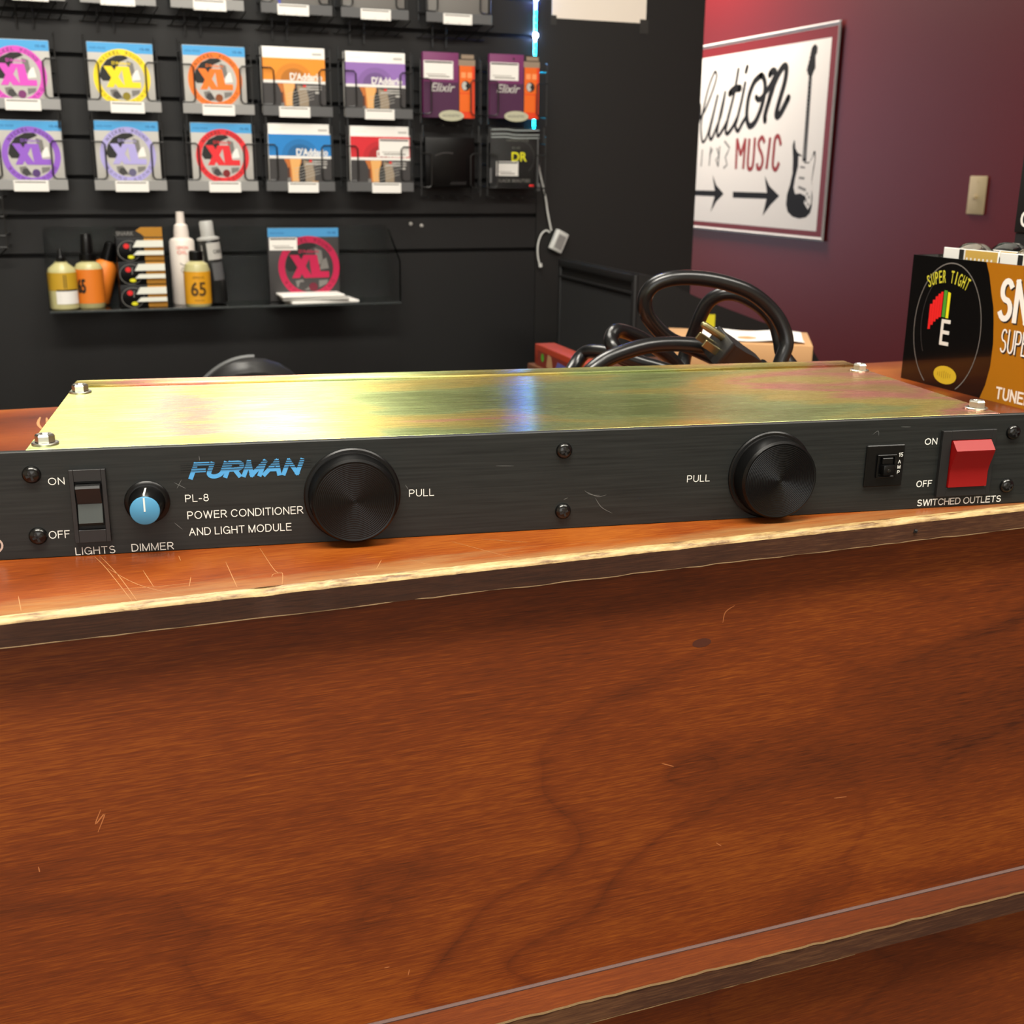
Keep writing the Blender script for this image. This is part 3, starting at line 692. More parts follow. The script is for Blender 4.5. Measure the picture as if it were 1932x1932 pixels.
q = MB(); q.tube([(0, 30, 660), (0, 70, 560), (0, 40, 420), (0, -160, 420)], 16, M_plast2, 10, smooth=5); q.build('back_support', oc)
q = MB(); q.tube([(0, -190, 90), (0, -190, 432)], 24, M_plast2, 16); q.build('gas_post', oc)
for k in range(5):
    a = 2*math.pi*k/5+.3; d = Vector((math.cos(a), math.sin(a), 0)); q = MB()
    q.tube([Vector((0, -190, 105)), Vector((0, -190, 105))+d*150, Vector((0, -190, 70))+d*290], lambda t: 22-8*t, M_plast2, 8); le = q.build('base_leg', oc)
    q = MB(); c = Vector((0, -190, 27))+d*285; q.lathe([(0, -11), (24, -11), (27, -7), (27, 7), (24, 11), (0, 11)], M_plast, 20, T(*c) @ Matrix.Rotation(math.pi/2, 4, 'X')); q.tube([c, c+Vector((0, 0, 42))], 5, M_plast, 8); q.build('caster', le)

# ------------------------------------------------------------------ wire pocket racks on the slatwall
FY = 2048
def wire(mb, pts, r=1.5, smooth=0): mb.tube(pts, r, M_wire, 6, smooth=smooth)
def pocket(fr, xl, xr, z, top=94, loop=True):
    for x in (xl+2, xr-2):
        wire(fr, [(x, FY, z-16), (x, FY, z+top+16), (x, FY+6, z+top+18)])
        wire(fr, [(x, FY, z+top), (x, 2109, z+top+4)]); wire(fr, [(x, FY, z), (x, 2109, z+6)]); wire(fr, [(x, 2108, z-10), (x, 2108, z+top+30)])
    for zz in (z+4, z+top*.55, z+top): wire(fr, [(xl+2, 2107.5, zz), (xr-2, 2107.5, zz)], 1.3)
    for k in range(4):
        x = xl+2+(xr-xl-4)*(k+.5)/4; wire(fr, [(x, FY+2, z-20), (x, 2108, z-17)], 1.2)
    if loop:
        for s_, x in ((1, xl+1), (-1, xr-1)):
            wire(fr, [(x, FY-2, z+72), (x+s_*19, FY-2, z+72), (x+s_*24, FY-2, z+67), (x+s_*24, FY-2, z+8), (x+s_*19, FY-2, z+2), (x, FY-2, z+2)], 1.6)
def rack(name, label, xl, xr, rows, chan, tags, hooks=False, loops=True):
    c0 = ((xl+xr)/2, 2109, rows[-1]-20)
    o = thing('wire_pocket_rack', label, 'rack', c0, 0, 'wire pocket racks on the slatwall')
    sub = Vector((c0[0], c0[1], c0[2]))
    fr = MB()
    for z in rows: pocket(fr, xl, xr, z, loop=loops)
    if len(rows) > 1:
        for x in (xl+6, xr-6): wire(fr, [(x, FY+1, rows[1]+96), (x, FY+1, rows[0]-20)], 1.9)
    if hooks:
        for k in range(6):
            x = xl+8+(xr-xl-16)*k/5; wire(fr, [(x+12, FY-8, rows[0]-19), (x-6, 2107, rows[0]-46)], 1.1)
        wire(fr, [(xl-4, 2104, rows[0]-44), (xr+4, 2104, rows[0]-44)], 1.6); wire(fr, [(xl+30, 2100, rows[0]-20), (xl+30, 2100, rows[0]-62)], 1.6); wire(fr, [(xl+60, 2100, rows[0]-20), (xl+60, 2100, rows[0]-62)], 1.6)
    fr.v = [tuple(Vector(p)-sub) for p in fr.v]; fr.build('wire_frame', o)
    if chan:
        for z, tx in zip(rows, tags):
            q = MB(); q.box(xl, xr, FY-6, FY-3, z-19, z, chan, .4, 1)
            q.v = [tuple(Vector(p)-sub) for p in q.v]; s_ = q.build('price_channel', o)
            q = MB(); q.box(tx, tx+63, FY-8, FY-6.2, z-22, z-1.5, M_white, .5, 1); q.flat([(tx+3, z-5.6), (tx+58, z-5.6), (tx+58, z-3.4), (tx+3, z-3.4)], XZ(FY-8.1), M_ink)
            q.v = [tuple(Vector(p)-sub) for p in q.v]; q.build('price_tag', s_)
    return o
cols = [(-326, -185), (-136, 0), (41, 180), (197, 339), (365, 509)]
tags1 = [-283, -95, 78, 229, 406]; tags2 = [-283, -98, 82, 241, 418]; tags0 = [(-205), (-78), (80), (286), (427)]
cn = ['at the left frame edge', 'with the yellow and lilac ring packs', 'with the orange and red ring packs', 'holding the orange and blue acoustic string packs', 'holding the purple and red acoustic string packs']
R1, R2 = 271.5, 124
for k, (xl, xr) in enumerate(cols):
    rack('r', 'black wire pocket rack with white price tags '+cn[k], xl, xr, (R1, R2), M_channel if k < 3 else M_channel2, (tags1[k], tags2[k]))
cols0 = [(-280, -160), (-134, 3), (30, 169), (202, 344), (362, 503), (541, 685)]
tags0 = [-252, -98, 72, 234, 402, 577]
wn = ['far left', 'second from left', 'third from left', 'fourth from left', 'fifth from left', 'rightmost']
for k, (xl, xr) in enumerate(cols0):
    rack('r', 'black wire pocket rack cut by the top frame edge, '+wn[k], xl, xr, (464,), M_channel if k < 3 else M_channel2, (tags0[k],), hooks=True)
rack('r', 'plain black wire pocket rack holding the left purple and orange string pack', 526, 664, (262, 112), None, None)
rack('r', 'plain black wire pocket rack holding the right purple and orange string pack', 676, 816, (262, 112), None, None)
# one more black wire rack reaches into the frame at lower left
o = thing('wire_basket', 'black wire basket corner at the left frame edge below the racks', 'basket', (-350, 2109, -5))
q = MB()
for z in (2, 24, 60, 95): wire(q, [(-60, -65, z), (44, -65, z), (48, -2, z+2)], 1.6)
for k in range(7): wire(q, [(44-k*17, -65, 0), (44-k*17, -65, 96)], 1.3)
wire(q, [(44, -65, 2), (20, -2, -22)], 1.6); wire(q, [(10, -65, 2), (-10, -2, -22)], 1.6); q.build('wire_frame', o)

# ------------------------------------------------------------------ string packs
GS = 'guitar string packs on the slatwall'
def sticker(mb, u0, u1, v0, v1, y):
    mb.flat([(u0, v0), (u1, v0), (u1, v1), (u0, v1)], XZ(y), M_white)
    mb.flat([(u0+2, v1-4.5), (u1-2, v1-4.5), (u1-2, v1-1.5), (u0+2, v1-1.5)], XZ(y-.1), M_darkgrey)
    mb.flat([(u0+6, v0+8.5), (u1-16, v0+8.5), (u1-16, v0+9.6), (u0+6, v0+9.6)], XZ(y-.1), M_ink); mb.flat([(u0+10, v0+4), (u1-8, v0+4), (u1-8, v0+6), (u0+10, v0+6)], XZ(y-.1), M_ink)
def ring_pack(xc, y, z, hue, label, grey=M_silver, wd=121, ht=122, st=False, rx=0, pale=M_blue, thick=14, sc=1.0):
    o = thing('guitar_string_pack', label, 'string pack', (xc, y, z), 0, GS, rx)
    cm = mat('ring print %d %d %d' % hue, hue, .5); dk_ = tuple(int(x*.55) for x in hue); dm_ = mat('ring dark %d %d %d' % hue, dk_, .5)
    q = MB(); h = wd/2; q.box(-h, h, 0, thick, 0, ht, grey, 1.6)
    XZ = (lambda y: (lambda u, v: (u, y, v))) if sc == 1 else (lambda y: (lambda u, v: (u*sc+10, y, v*sc-2) if v < 111 and y < -.1 and not (v > 82 and u < -12 and y < -.59) else (u, y, v)))
    top_ = mat('sky blue print', (74, 166, 226), .5)
    q.flat([(-h+.6, ht-19), (h-.6, ht-19), (h-.6, ht-.8), (-h+.6, ht-.8)], XZ(-.1), top_ if not st else M_blue)
    q.text('NICKEL WOUND', -h+5, -h+34, ht-13, ht-9, XZ(-.2), mat('deep blue print', (30, 96, 160), .5)); q.text('10-46', h-24, h-6, ht-13, ht-8, XZ(-.2), mat('deep blue print', (30, 96, 160), .5), .02)
    c = (0, 58); R, r_ = 52.5, 41.5
    # abstract photo inside the ring
    q.disc(c, r_, XZ(-.1), M_silver if not st else M_darkgrey, 40)
    q.flat([(-37, 76), (-26, 90), (-8, 98.5), (8, 99), (14, 94), (-4, 86), (-8, 70), (-20, 52), (-36, 52), (-41, 60)], XZ(-.2), M_dark)
    q.flat([(10, 90), (22, 86), (24, 70), (18, 62), (12, 72)], XZ(-.2), M_midgrey); q.flat([(-24, 36), (-12, 38), (-4, 26), (2, 20), (-14, 20), (-22, 26)], XZ(-.2), M_midgrey)
    q.flat([(18, 54), (34, 56), (30, 74), (22, 70)], XZ(-.2), M_white if not st else M_midgrey); q.flat([(-17, 33), (-9, 34), (-3, 24), (-12, 19), (-20, 24)], XZ(-.3), M_darkgrey)
    q.disc((6, 25), 7.5, XZ(-.3), dm_, 16); q.flat([(16, 24), (30, 30), (32, 37), (16, 36)], XZ(-.3), M_midgrey)
    q.ring(c, r_, R, XZ(-.3), cm, 60)
    q.arctext('NICKEL WOUND', c, 43.5, 6.4, math.radians(146), math.radians(34), XZ(-.4), dm_, .03, .74)
    q.arctext('ROUND WOUND', (0, 58), 43.8, 5.6, math.radians(205), math.radians(335), XZ(-.4), dm_, .01, .6)
    q.text("D'Addario", -17, 17, 82, 88, XZ(-.4), cm, .02)
    # XL
    q.flat([(-33, 79), (-18, 79), (6, 40.5), (-9, 40.5)], XZ(-.5), cm); q.flat([(-9, 79), (4, 79), (-17, 40.5), (-30, 40.5)], XZ(-.52), cm)
    q.flat([(0, 79), (14, 79), (19, 51), (34, 51), (34, 40.5), (4, 40.5)], XZ(-.54), cm)
    if st: sticker(q, -72, -14, 106, 132, -.7)
    q.build('card_front', o)
    return o
ring_pack(-257, 2051, 254, (222, 78, 196), 'magenta ringed electric guitar string pack, upper row at the left frame edge')
ring_pack(-69, 2051, 256, (250, 222, 16), 'yellow ringed electric guitar string pack in the upper row')
ring_pack(107, 2051, 258, (246, 122, 28), 'orange ringed electric guitar string pack in the upper row')
ring_pack(-246, 2051, 111, (148, 92, 206), 'purple ringed electric guitar string pack, lower row at the left frame edge')
ring_pack(-69, 2051, 114, (176, 168, 226), 'pale lilac ringed electric guitar string pack in the lower row')
ring_pack(113, 2051, 114, (228, 40, 48), 'red ringed electric guitar string pack in the lower row')
def acoustic(xc, z, hue, label, wd=129, ht=127, st=False):
    o = thing('guitar_string_pack', label, 'string pack', (xc, 2051, z), 0, GS)
    cm = mat('band print %d %d %d' % hue, hue, .5); d1 = mat('band mid %d %d %d' % hue, tuple(int(x*.9) for x in hue), .5); d2 = mat('band dark %d %d %d' % hue, tuple(int(x*.76) for x in hue), .5)
    q = MB(); h = wd/2; q.box(-h, h, 0, 16, 0, ht, M_white, 1.4)
    F = lambda u0, u1, v0, v1, y, M: q.flat([(u0, v0), (u1, v0), (u1, v1), (u0, v1)], XZ(y), M)
    F(-h+.5, h-.5, 64, 106, -.1, cm); F(-h+.5, h-.5, 1, 58.5, -.1, M_darkgrey)
    half = lambda R, y, M: q.flat([(0+R*1.15*math.cos(math.pi*i/24), 64+R*math.sin(math.pi*i/24)) for i in range(25)], XZ(y), M)
    half(33, -.15, d1); half(23, -.2, d2)
    F(-h+.5, h-.5, 58.5, 64, -.25, M_white)
    q.text("D'Addario", -8, h-7, 64.5, 79, XZ(-.3), M_white, .045)
    # guitar photograph
    oc_ = mat('orange tan print', (196, 112, 48), .5); tn = mat('honey print', (232, 176, 104), .5); bg = mat('beige print', (150, 134, 112), .5)
    q.flat([(-34, 58), (2, 58), (0, 0), (-25, 0), (-24, 30), (-28, 46)], XZ(-.2), oc_); q.flat([(-22, 58), (1, 58), (-3, 30), (0, 0), (-17, 0), (-19, 36)], XZ(-.25), tn); q.flat([(-27, 40), (-23, 42), (-22, 20), (-27, 22)], XZ(-.26), mat('umber print', (86, 46, 28), .5))
    q.disc((2.5, 24), 26, XZ(-.3), M_dark, 24, .27); q.flat([(6, 56), (24, 52), (29, 30), (28, 0), (6, 0)], XZ(-.28), bg); q.flat([(8, 0), (36, 0), (36, 14), (24, 14), (10, 8)], XZ(-.32), tn)
    q.flat([(-28, 0), (-20, 0), (-21, 22), (-28, 20)], XZ(-.3), M_midgrey)
    for k in range(5): q.ribbon([(-14, 14+k*6), (40, 30+k*6)], .7, XZ(-.4), M_silver, False)
    for v_, a in ((52, 22), (47, 10)): q.flat([(a, v_), (h-9, v_), (h-9, v_+2.4), (a, v_+2.4)], XZ(-.36), M_silver)
    q.flat([(h-22, 40), (h-11, 40), (h-11, 44), (h-22, 44)], XZ(-.36), M_silver); q.flat([(18, 52), (24, 52), (24, 56), (18, 56)], XZ(-.38), mat('ring print 228 40 48', (228, 40, 48), .5))
    q.flat([(h-26, ht-14), (h-7, ht-14), (h-7, ht-10), (h-26, ht-10)], XZ(-.1), M_silver); q.flat([(-h+10, ht-12), (-h+36, ht-12), (-h+36, ht-10.8), (-h+10, ht-10.8)], XZ(-.1), M_paper)
    if st: sticker(q, -3, h-2, 66, 102, -.5)
    q.build('card_front', o); return o
acoustic(263, 257, (244, 150, 40), 'acoustic string pack with an orange band, upper row')
acoustic(432, 255, (150, 112, 186), 'acoustic string pack with a purple band, upper row')
acoustic(270, 111, (32, 132, 206), 'acoustic string pack with a blue band, lower row')
acoustic(440, 110, (216, 40, 50), 'acoustic string pack with a red band and white price sticker, lower row', st=True)
def purple_pack(xc, z, label, dot):
    o = thing('guitar_string_pack', label, 'string pack', (xc, 2054, z), 0, GS); q = MB(); h = 58
    pm = mat('plum print', (112, 38, 92), .5); pd = mat('deep plum print', (72, 30, 66), .5); om = mat('bright orange print', (232, 104, 26), .45); od = mat('red orange print', (226, 66, 24), .45); tm = mat('taupe print', (150, 132, 112), .4)
    q.box(-h, h, 0, 14, 0, 131, pm, 1.4)
    F = lambda u0, u1, v0, v1, y, M: q.flat([(u0, v0), (u1, v0), (u1, v1), (u0, v1)], XZ(y), M)
    F(-h+.5, 20, .5, 72, -.1, pd); F(20, h-.4, 0, 131, -.12, M_dark); F(22, h-2, .5, 112, -.15, od); F(22, h-8, 52, 108, -.2, om); F(22, h-10, 14, 50, -.25, om)
    F(20, h-1, 106, 118, -.3, tm); F(26, h-4, 120, 128, -.3, tm); F(26, 36, 82, 93, -.3, mat('pale orange print', (244, 156, 96), .5)); F(40, 50, 82, 93, -.3, mat('pale orange print', (244, 156, 96), .5))
    sticker(q, -57, 8, 78, 114, -.3)
    q.text('Elixir', -42, 12, 53, 70, XZ(-.3), M_silver, .025, .3);
    q.disc((36, 66), 10, XZ(-.35), M_dark, 20); q.disc((33.5, 66), 8.6, XZ(-.4), M_silver, 20, .72); q.disc((40, 66), 4.5, XZ(-.45), M_dark, 16)
    q.disc((3, 5), 11, XZ(-3.4), mat('pale metallic print', (186, 186, 160), .3), 32, 2.55); q.text('ACOUSTIC', -17, 22, 2.5, 7.5, XZ(-3.5), M_midgrey, .02)
    if dot: q.disc((-3, 122), 2.3, XZ(-.3), M_dark, 12)
    q.build('card_front', o)
purple_pack(594, 257, 'purple and orange string pack, left of the two', False)
purple_pack(742, 259, 'purple and orange string pack, right of the two under the light strip', True)
# black pack with yellow letters
o = thing('guitar_string_pack', 'black string pack with yellow letters in clear plastic, lower right', 'string pack', (744, 2054, 112), 0, GS)
q = MB(); q.box(-58, 58, 0, 12, 0, 128, M_plast2, 1.4)
q.text('DR', -8, 28, 58, 78, XZ(-.2), mat('lemon print', (226, 222, 30), .5), .04); q.text('BLACK BEAUTIES', -40, 36, 14, 21, XZ(-.2), M_midgrey, .02)
q.text('HANDMADE', -20, 32, 100, 105, XZ(-.2), M_midgrey, .01); q.text('45-105', -8, 12, 84, 89, XZ(-.2), M_midgrey, .01)
q.ring((10, 66), 34, 37, XZ(-.2), M_darkgrey, 24, -.9, 1.2); sticker(q, -44, 8, 27, 58, -.3); q.flat([(34, 5), (45, 5), (45, 9), (34, 9)], XZ(-.2), mat('red print', (224, 30, 30), .5))
q.build('card_front', o)
q = MB(); q.box(-60, 60, -2, -1, 0, 127, mat('clear pack film', (250, 250, 250), .08, 0, Transmission_Weight=1.0, IOR=1.02), .3, 1)
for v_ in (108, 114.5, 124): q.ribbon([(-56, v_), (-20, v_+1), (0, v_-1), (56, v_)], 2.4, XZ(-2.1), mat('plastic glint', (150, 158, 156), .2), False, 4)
q.tube([(54, -2, 2), (53, -2, 110)], 1.3, M_channel2, 6); q.box(-60, -54, -3, -1, 12, 44, M_channel2, .5, 1); q.box(52, 60, -3, -1, -4, 12, M_channel2, .5, 1)
q.build('clear_sleeve', o)
o = thing('guitar_string_pack', 'plain black string pouch in the dark lower pocket', 'string pack', (595, 2054, 114), 0, GS)
q = MB(); q.box(-56, 56, 0, 14, 0, 104, M_plast, 2); q.ribbon([(-34, 66), (-14, 72), (6, 71)], 2, XZ(-.2), M_darkgrey, False, 4)
for k in range(9): q.ribbon([(0+k*4, 6), (4+k*4, 12)], .9, XZ(-.2), M_darkgrey, False)
q.build('pouch_front', o)
# packs in the top racks: grey card bottoms with a corner wire box
for k, (xl, xr) in enumerate(cols0):
    lab = ['at the far left', 'second from left', 'third from left', 'fourth from left, with a blue stroke', 'fifth from left', 'furthest right'][k]
    o = thing('grey_string_pack', 'grey string pack in the top row, '+lab, 'string pack', ((xl+xr)/2, 2051, 447), 0, GS)
    q = MB(); h = (xr-xl)/2-6; q.box(-h, h, 0, 16, 0, 120, M_silver if k < 3 else M_midgrey, 1.4)
    if k == 3: q.ribbon([(-h+26, 22), (-h+31, 26), (-h+31, 2)], 4, XZ(-9.5), mat('indigo mark', (70, 80, 180), .5), False)
    q.build('card_front', o)
q = None

# ------------------------------------------------------------------ acrylic shelf with bottles
SH = -121
ac = thing('acrylic_shelf', 'clear acrylic slatwall shelf holding bottles and string packs', 'shelf', (112, 2109, SH-4))
q = MB(); q.box(-352, 350, -2.5, -1, 0, 158, M_clear2, .3, 1); q.build('back_plate', ac)
q = MB(); q.box(-352, 350, -124, -3, 0, 3.6, M_clear, .4, 1); q.build('base_plate', ac)
q = MB(); q.box(-352, 350, -128, -124.5, 0, 4.5, mat('acrylic edge painted glint', (104, 110, 110), .2, 0, Transmission_Weight=.7, IOR=1.3), .8); q.build('front_lip', ac)  # grey in the lip colour stands in for glints along the acrylic
for x, hh in ((-352, 120), (347, 120)):
    q = MB(); q.prism([(-124, 3.8), (-3, 3.8), (-3, 150), (-30, 150), (-124, hh-30)], lambda u, v, d: (d, u, v), x, x+3, M_clear2); q.build('end_plate', ac)
def bottle(name, label, loc, prof, body, cap, capM, marks=None, rx=0, ry=0, grp=None):
    o = thing(name, label, 'bottle', loc, 0, grp, rx, ry)
    q = MB(); q.lathe([(0, 0)]+prof, body, 32)
    if marks: marks(q)
    q.build('bottle_body', o); q = MB(); q.lathe(cap, capM, 24); q.build('cap', o); return o
def wrap(R): return lambda u, v: (R*math.sin(u/R), -R*math.cos(u/R), v)
GB = 'care bottles on the clear shelf'
M_oil = mat('pale oil plastic', (190, 184, 132), .3); M_lab = mat('mustard label', (196, 156, 36), .5); M_orng = mat('orange label', (226, 124, 34), .5); M_amber = mat('amber label', (222, 158, 26), .5)
def band(q, R, u0, u1, v0, v1, M, e=.3, n=16):
    f_ = wrap(R+e)
    for i in range(n):
        a = u0+(u1-u0)*i/n; b2 = u0+(u1-u0)*(i+1)/n; q.flat([(a, v0), (b2, v0), (b2, v1), (a, v1)], f_, M)
def m1(q):
    band(q, 27, -80, 80, 38, 72, M_lab, n=48); band(q, 27, -14, 34, 12, 37, M_white, .6); band(q, 27, -13, 33, 37, 40, M_dark, .7)
    for u in (2, 6): q.flat([(u, 42), (u+1.4, 42), (u+1.4, 68), (u, 68)], wrap(27.7), M_dark)
    for v_ in (20, 26, 31): q.flat([(-6, v_), (26, v_), (26, v_+1.2), (-6, v_+1.2)], wrap(27.9), M_ink)
sk = SH
bottle('oil_bottle', 'pale yellow oil bottle with black tip and white price sticker, leftmost on the shelf', (-212, 2020, sk), [(24, 0), (27, 3), (27, 72), (24, 80), (14, 88), (12, 90), (12, 92)], M_oil, [(9, 92), (9, 100), (6, 104), (4, 114), (2, 116), (0, 116)], M_plast, m1)
def m2(q):
    band(q, 27, -80, 80, 10, 76, M_orng, n=48); q.text('65', -26, -8, 30, 58, wrap(27.8), M_dark, .05)
bottle('polish_bottle', 'orange labelled bottle with tall black sprayer beside the yellow oil bottle', (-162, 2040, sk), [(25, 0), (27, 3), (27, 78), (22, 86), (13, 90), (12, 92)], M_oil, [(15, 92), (15, 104), (11, 106), (10, 140), (8, 143), (0, 143)], M_plast, m2)
bottle('polish_bottle', 'second orange bottle tilted behind the first, black cap leaning right', (-150, 2078, sk+8), [(22, 0), (24, 3), (24, 70), (18, 80), (12, 84)], mat('orange label', (226, 124, 34), .5), [(12, 84), (11, 118), (8, 121), (0, 121)], M_plast, None, 0, math.radians(17))
# stacked tuner packs
for k in range(3):
    o = thing('boxed_tuner', ['lowest', 'middle', 'topmost'][k]+' of the three stacked black and gold tuner packs on the shelf', 'tuner pack', (-62, 2012+k*3, sk+k*45.5), 0, 'tuner packs stacked on the shelf')
    q = MB(); q.box(-45, 45, 0, 70, 0, 44.5, M_plast, 1.2); q.flat([(8, .6), (44.4, .6), (44.4, 43.8), (8, 43.8)], XZ(-.15), M_gold)
    q.ring((-21, 20), 19, 20, XZ(-.2), M_midgrey, 32, sx=1.1); q.disc((-26, 29), 5, XZ(-.2), rp, 14, 1.1); q.ribbon([(-18, 33), (-19, 20)], 1.6, XZ(-.2), M_midgrey, False); q.disc((-18, 8), 3.6, XZ(-.2), yp, 16, 1.8)
    if k == 2:
        q.flat([(-45, 44), (45, 44), (45, 66), (4, 66), (-8, 58), (-45, 58)], XZ(8), M_dark); q.flat([(-6, 58), (4, 65), (44.5, 65), (44.5, 46), (10, 46), (4, 52)], XZ(7.8), M_gold); q.text('SNARK', -43, -10, 49, 57, XZ(7.7), M_midgrey, .03)
        q.box(-45, 45, 8.1, 10, 44, 66, M_plast)
    q.build('pack_card', o)
    bl = MB()
    for v0, v1 in ((27, 40), (12, 20)):
        bl.prism([(-14, v0), (44, v0), (44, v1), (-6, v1)], XZD, -7, -.3, mat('shiny blister plastic', (236, 238, 226), .25), None)
    bl.build('blister', o)
def m3(q):
    f_ = wrap(25.5); rd = mat('red print', (224, 30, 30), .5)
    q.text('LEMON', -14, 10, 112, 118, f_, mat('salmon print', (226, 120, 104), .5), .03); q.text('OIL', -13, 8, 102, 109, f_, mat('salmon print', (226, 120, 104), .5), .03)
    q.ribbon([(-8, 84), (0, 80), (8, 86), (10, 76)], 1.6, f_, M_ink, False, 4); q.ring((0, 70), 5, 6.2, f_, M_ink, 20)
M_whp = mat('white plastic', (232, 222, 212), .4)
bottle('spray_bottle', 'tall white spray bottle with red print on the clear shelf', (22, 2058, sk), [(23, 0), (25, 3), (25, 126), (22, 131), (14, 134)], M_whp, [(15, 134), (15, 146), (13, 158), (9, 161), (8, 184), (0, 185)], M_whp, m3)
def m4(q):
    band(q, 26, -78, 78, 6, 70, M_amber, n=48); f_ = wrap(27); q.text('65', -17, 14, 22, 50, f_, mat('brown ink', (80, 54, 14), .5), .03); q.text('LEMON OIL', -12, 12, 57, 61, f_, mat('brown ink', (80, 54, 14), .5)); q.text('POLISH', -10, 9, 12, 15, f_, mat('brown ink', (80, 54, 14), .5))
bottle('polish_bottle', 'amber yellow bottle marked 65 with black cap, in front of the white spray bottle', (44, 2012, sk), [(24, 0), (26, 3), (26, 72), (22, 84), (13, 90), (12, 91)], M_oil, [(14, 91), (14, 108), (12, 110), (0, 110)], M_plast, m4)
def m5(q):
    f_ = wrap(23); band(q, 22, -8, 40, 88, 122, M_silver, .4); band(q, 22, -2, 30, 46, 82, M_channel2, .4); q.flat([(-20, 0), (-18, 0), (-18, 118), (-20, 118)], f_, M_silver)
    q.text('CARE', 4, 24, 100, 108, wrap(22.8), M_dark, .02)
bottle('spray_bottle', 'dark cleaner bottle with silver label and white cap, right of the amber bottle', (86, 2056, sk+2), [(20, 0), (22, 3), (22, 122), (20, 127)], mat('dark bottle plastic', (34, 35, 34), .3), [(23, 127), (23, 131), (14, 134), (14, 162), (12, 165), (0, 165)], mat('pale grey plastic', (178, 178, 174), .4), m5, 0, math.radians(-5))
ring_pack(270, 2052, sk, (186, 20, 72), 'pink ringed string pack with price sticker standing on the clear shelf', M_darkgrey, 150, 152, True, thick=10, sc=1.24)
for k, (dx, a) in enumerate(((0, 4), (-16, -3), (-24, 2))):
    q = MB(); q.box(-72+k*3, 72-k*3, -40, 40, 0, 5.6, M_white if k != 1 else M_silver, 1.6)
    tag(q.build('flat_string_pack', None, None, (298+dx, 2026, sk+k*6.4+.3), (0, 0, math.radians(a))), ['lowest flat white string pack lying on the shelf under two others', 'middle flat pack in the small white stack on the shelf', 'topmost flat white pack in front of the pink ringed pack'][k], 'string pack', 'flat packs lying on the shelf')

# ------------------------------------------------------------------ light strip and its controller
ls = thing('led_strip', 'glowing cyan light strip running up the edge of the slatwall', 'light strip', (808, 2107, 240))
q = MB(); q.box(-4, 4, 0, 1, 0, 900, M_white, .2, 1); q.build('strip_tape', ls)
q = MB()
z = 2
while z < 890:
    if not (180 < z < 190): q.box(-2.6, 2.6, -2.6, -.05, z, z+11.5, M_cyan if z < 225 or 235 < z < 238 or 262 < z < 330 else M_indigo, 1, 1)
    z += 13
q.build('led_segments', ls)
for z in (196, 272, 440):
    q = MB(); q.lathe([(6, 0), (5.2, 2.6), (3, 4.4), (0, 5)], M_led, 16, T(0, -2.7, z) @ TOFRONT); q.build('bright_led', ls)
lc = thing('led_controller', 'small white light strip control box hanging on its wire from the slatwall', 'controller', (869, 2104, -5), 0)
M_ctl = mat('white control plastic', (214, 216, 212), .45)
q = MB(); X = Matrix.Rotation(math.radians(24), 4, 'Y') @ Matrix.Rotation(math.radians(14), 4, 'Z')
q.box(-17, 17, -14, 0, -24, 24, M_ctl, 3, 3, X); q.add([(-11, -14.2, -17), (11, -14.2, -17), (11, -14.2, 15), (-11, -14.2, 15)], [(0, 1, 2, 3)], M_channel, X); q.build('box', lc)
q = MB(); q.tube([(-57, 0, 245), (-52, 0, 180), (-33, -4, 101), (-27, -6, 65), (-18, -8, 24)], 2.3, M_ctl, 8, smooth=6); q.build('lead_wire', lc)
q = MB(); q.tube([(-22, -9, 20), (-32, -9, 24), (-44, -9, 14), (-51, -9, -10), (-50, -9, -36), (-44, -9, -56)], 2.0, M_ctl, 8, smooth=6); q.tube([(-44.5, -9, -50), (-43.2, -9, -58)], 4.2, M_ctl, 10); q.build('sensor_wire', lc)
for i, x in enumerate((520, 545)):
    q = MB(); q.lathe([(4.2, 0), (4, 2), (2, 4), (0, 4.3)], M_silver, 14, TOFRONT); s_ = q.build('screw_cap', None, None, (x, 2110, 35-4*i)); tag(s_, ['small dull screw head on the dark slatwall', 'brighter small screw head on the dark slatwall'][i], 'screw')
# paper notice on the black wall
o = thing('paper_notice', 'white printed notice taped high on the black wall', 'notice', (962, 2107.5, 474), 0)
q = MB(); q.box(-115, 115, -.6, .2, 0, 280, M_paper); 
for v_, u1 in ((43, -40), (51, 68), (59, 80), (67, 86)): q.flat([(-84, v_), (u1, v_), (u1, v_+2), (-84, v_+2)], XZ(-.8), M_ink)
q.build('sheet', o)
q = MB(); mt = mat('matte clear tape', (42, 42, 40), .5); q.box(100, 122, -1, -.7, -22, 8, mt); q.build('tape', o)
q = MB(); q.box(-118, -104, -1, -.7, -14, 6, mt); q.build('tape', o)

# ------------------------------------------------------------------ poster on the red wall
po = thing('poster', 'laminated white poster with red border, script lettering, arrows and guitar on red wall', 'poster', (2433, 4290, -92), 0)
dz = 92
P = lambda e: (lambda s_, t: (-e, -s_, t+dz))
q = MB(); U0, U1, V0, V1 = -420, 997, -90, 674
M_pw = mat('poster white', (236, 234, 230), .45); M_pr = mat('poster red', (120, 17, 20), .45); M_pk = mat('poster black', (14, 14, 14), .6, Specular_IOR_Level=.3); M_pm = mat('poster brick red', (150, 36, 32), .5); M_pg = mat('poster grey', (130, 130, 128), .5)
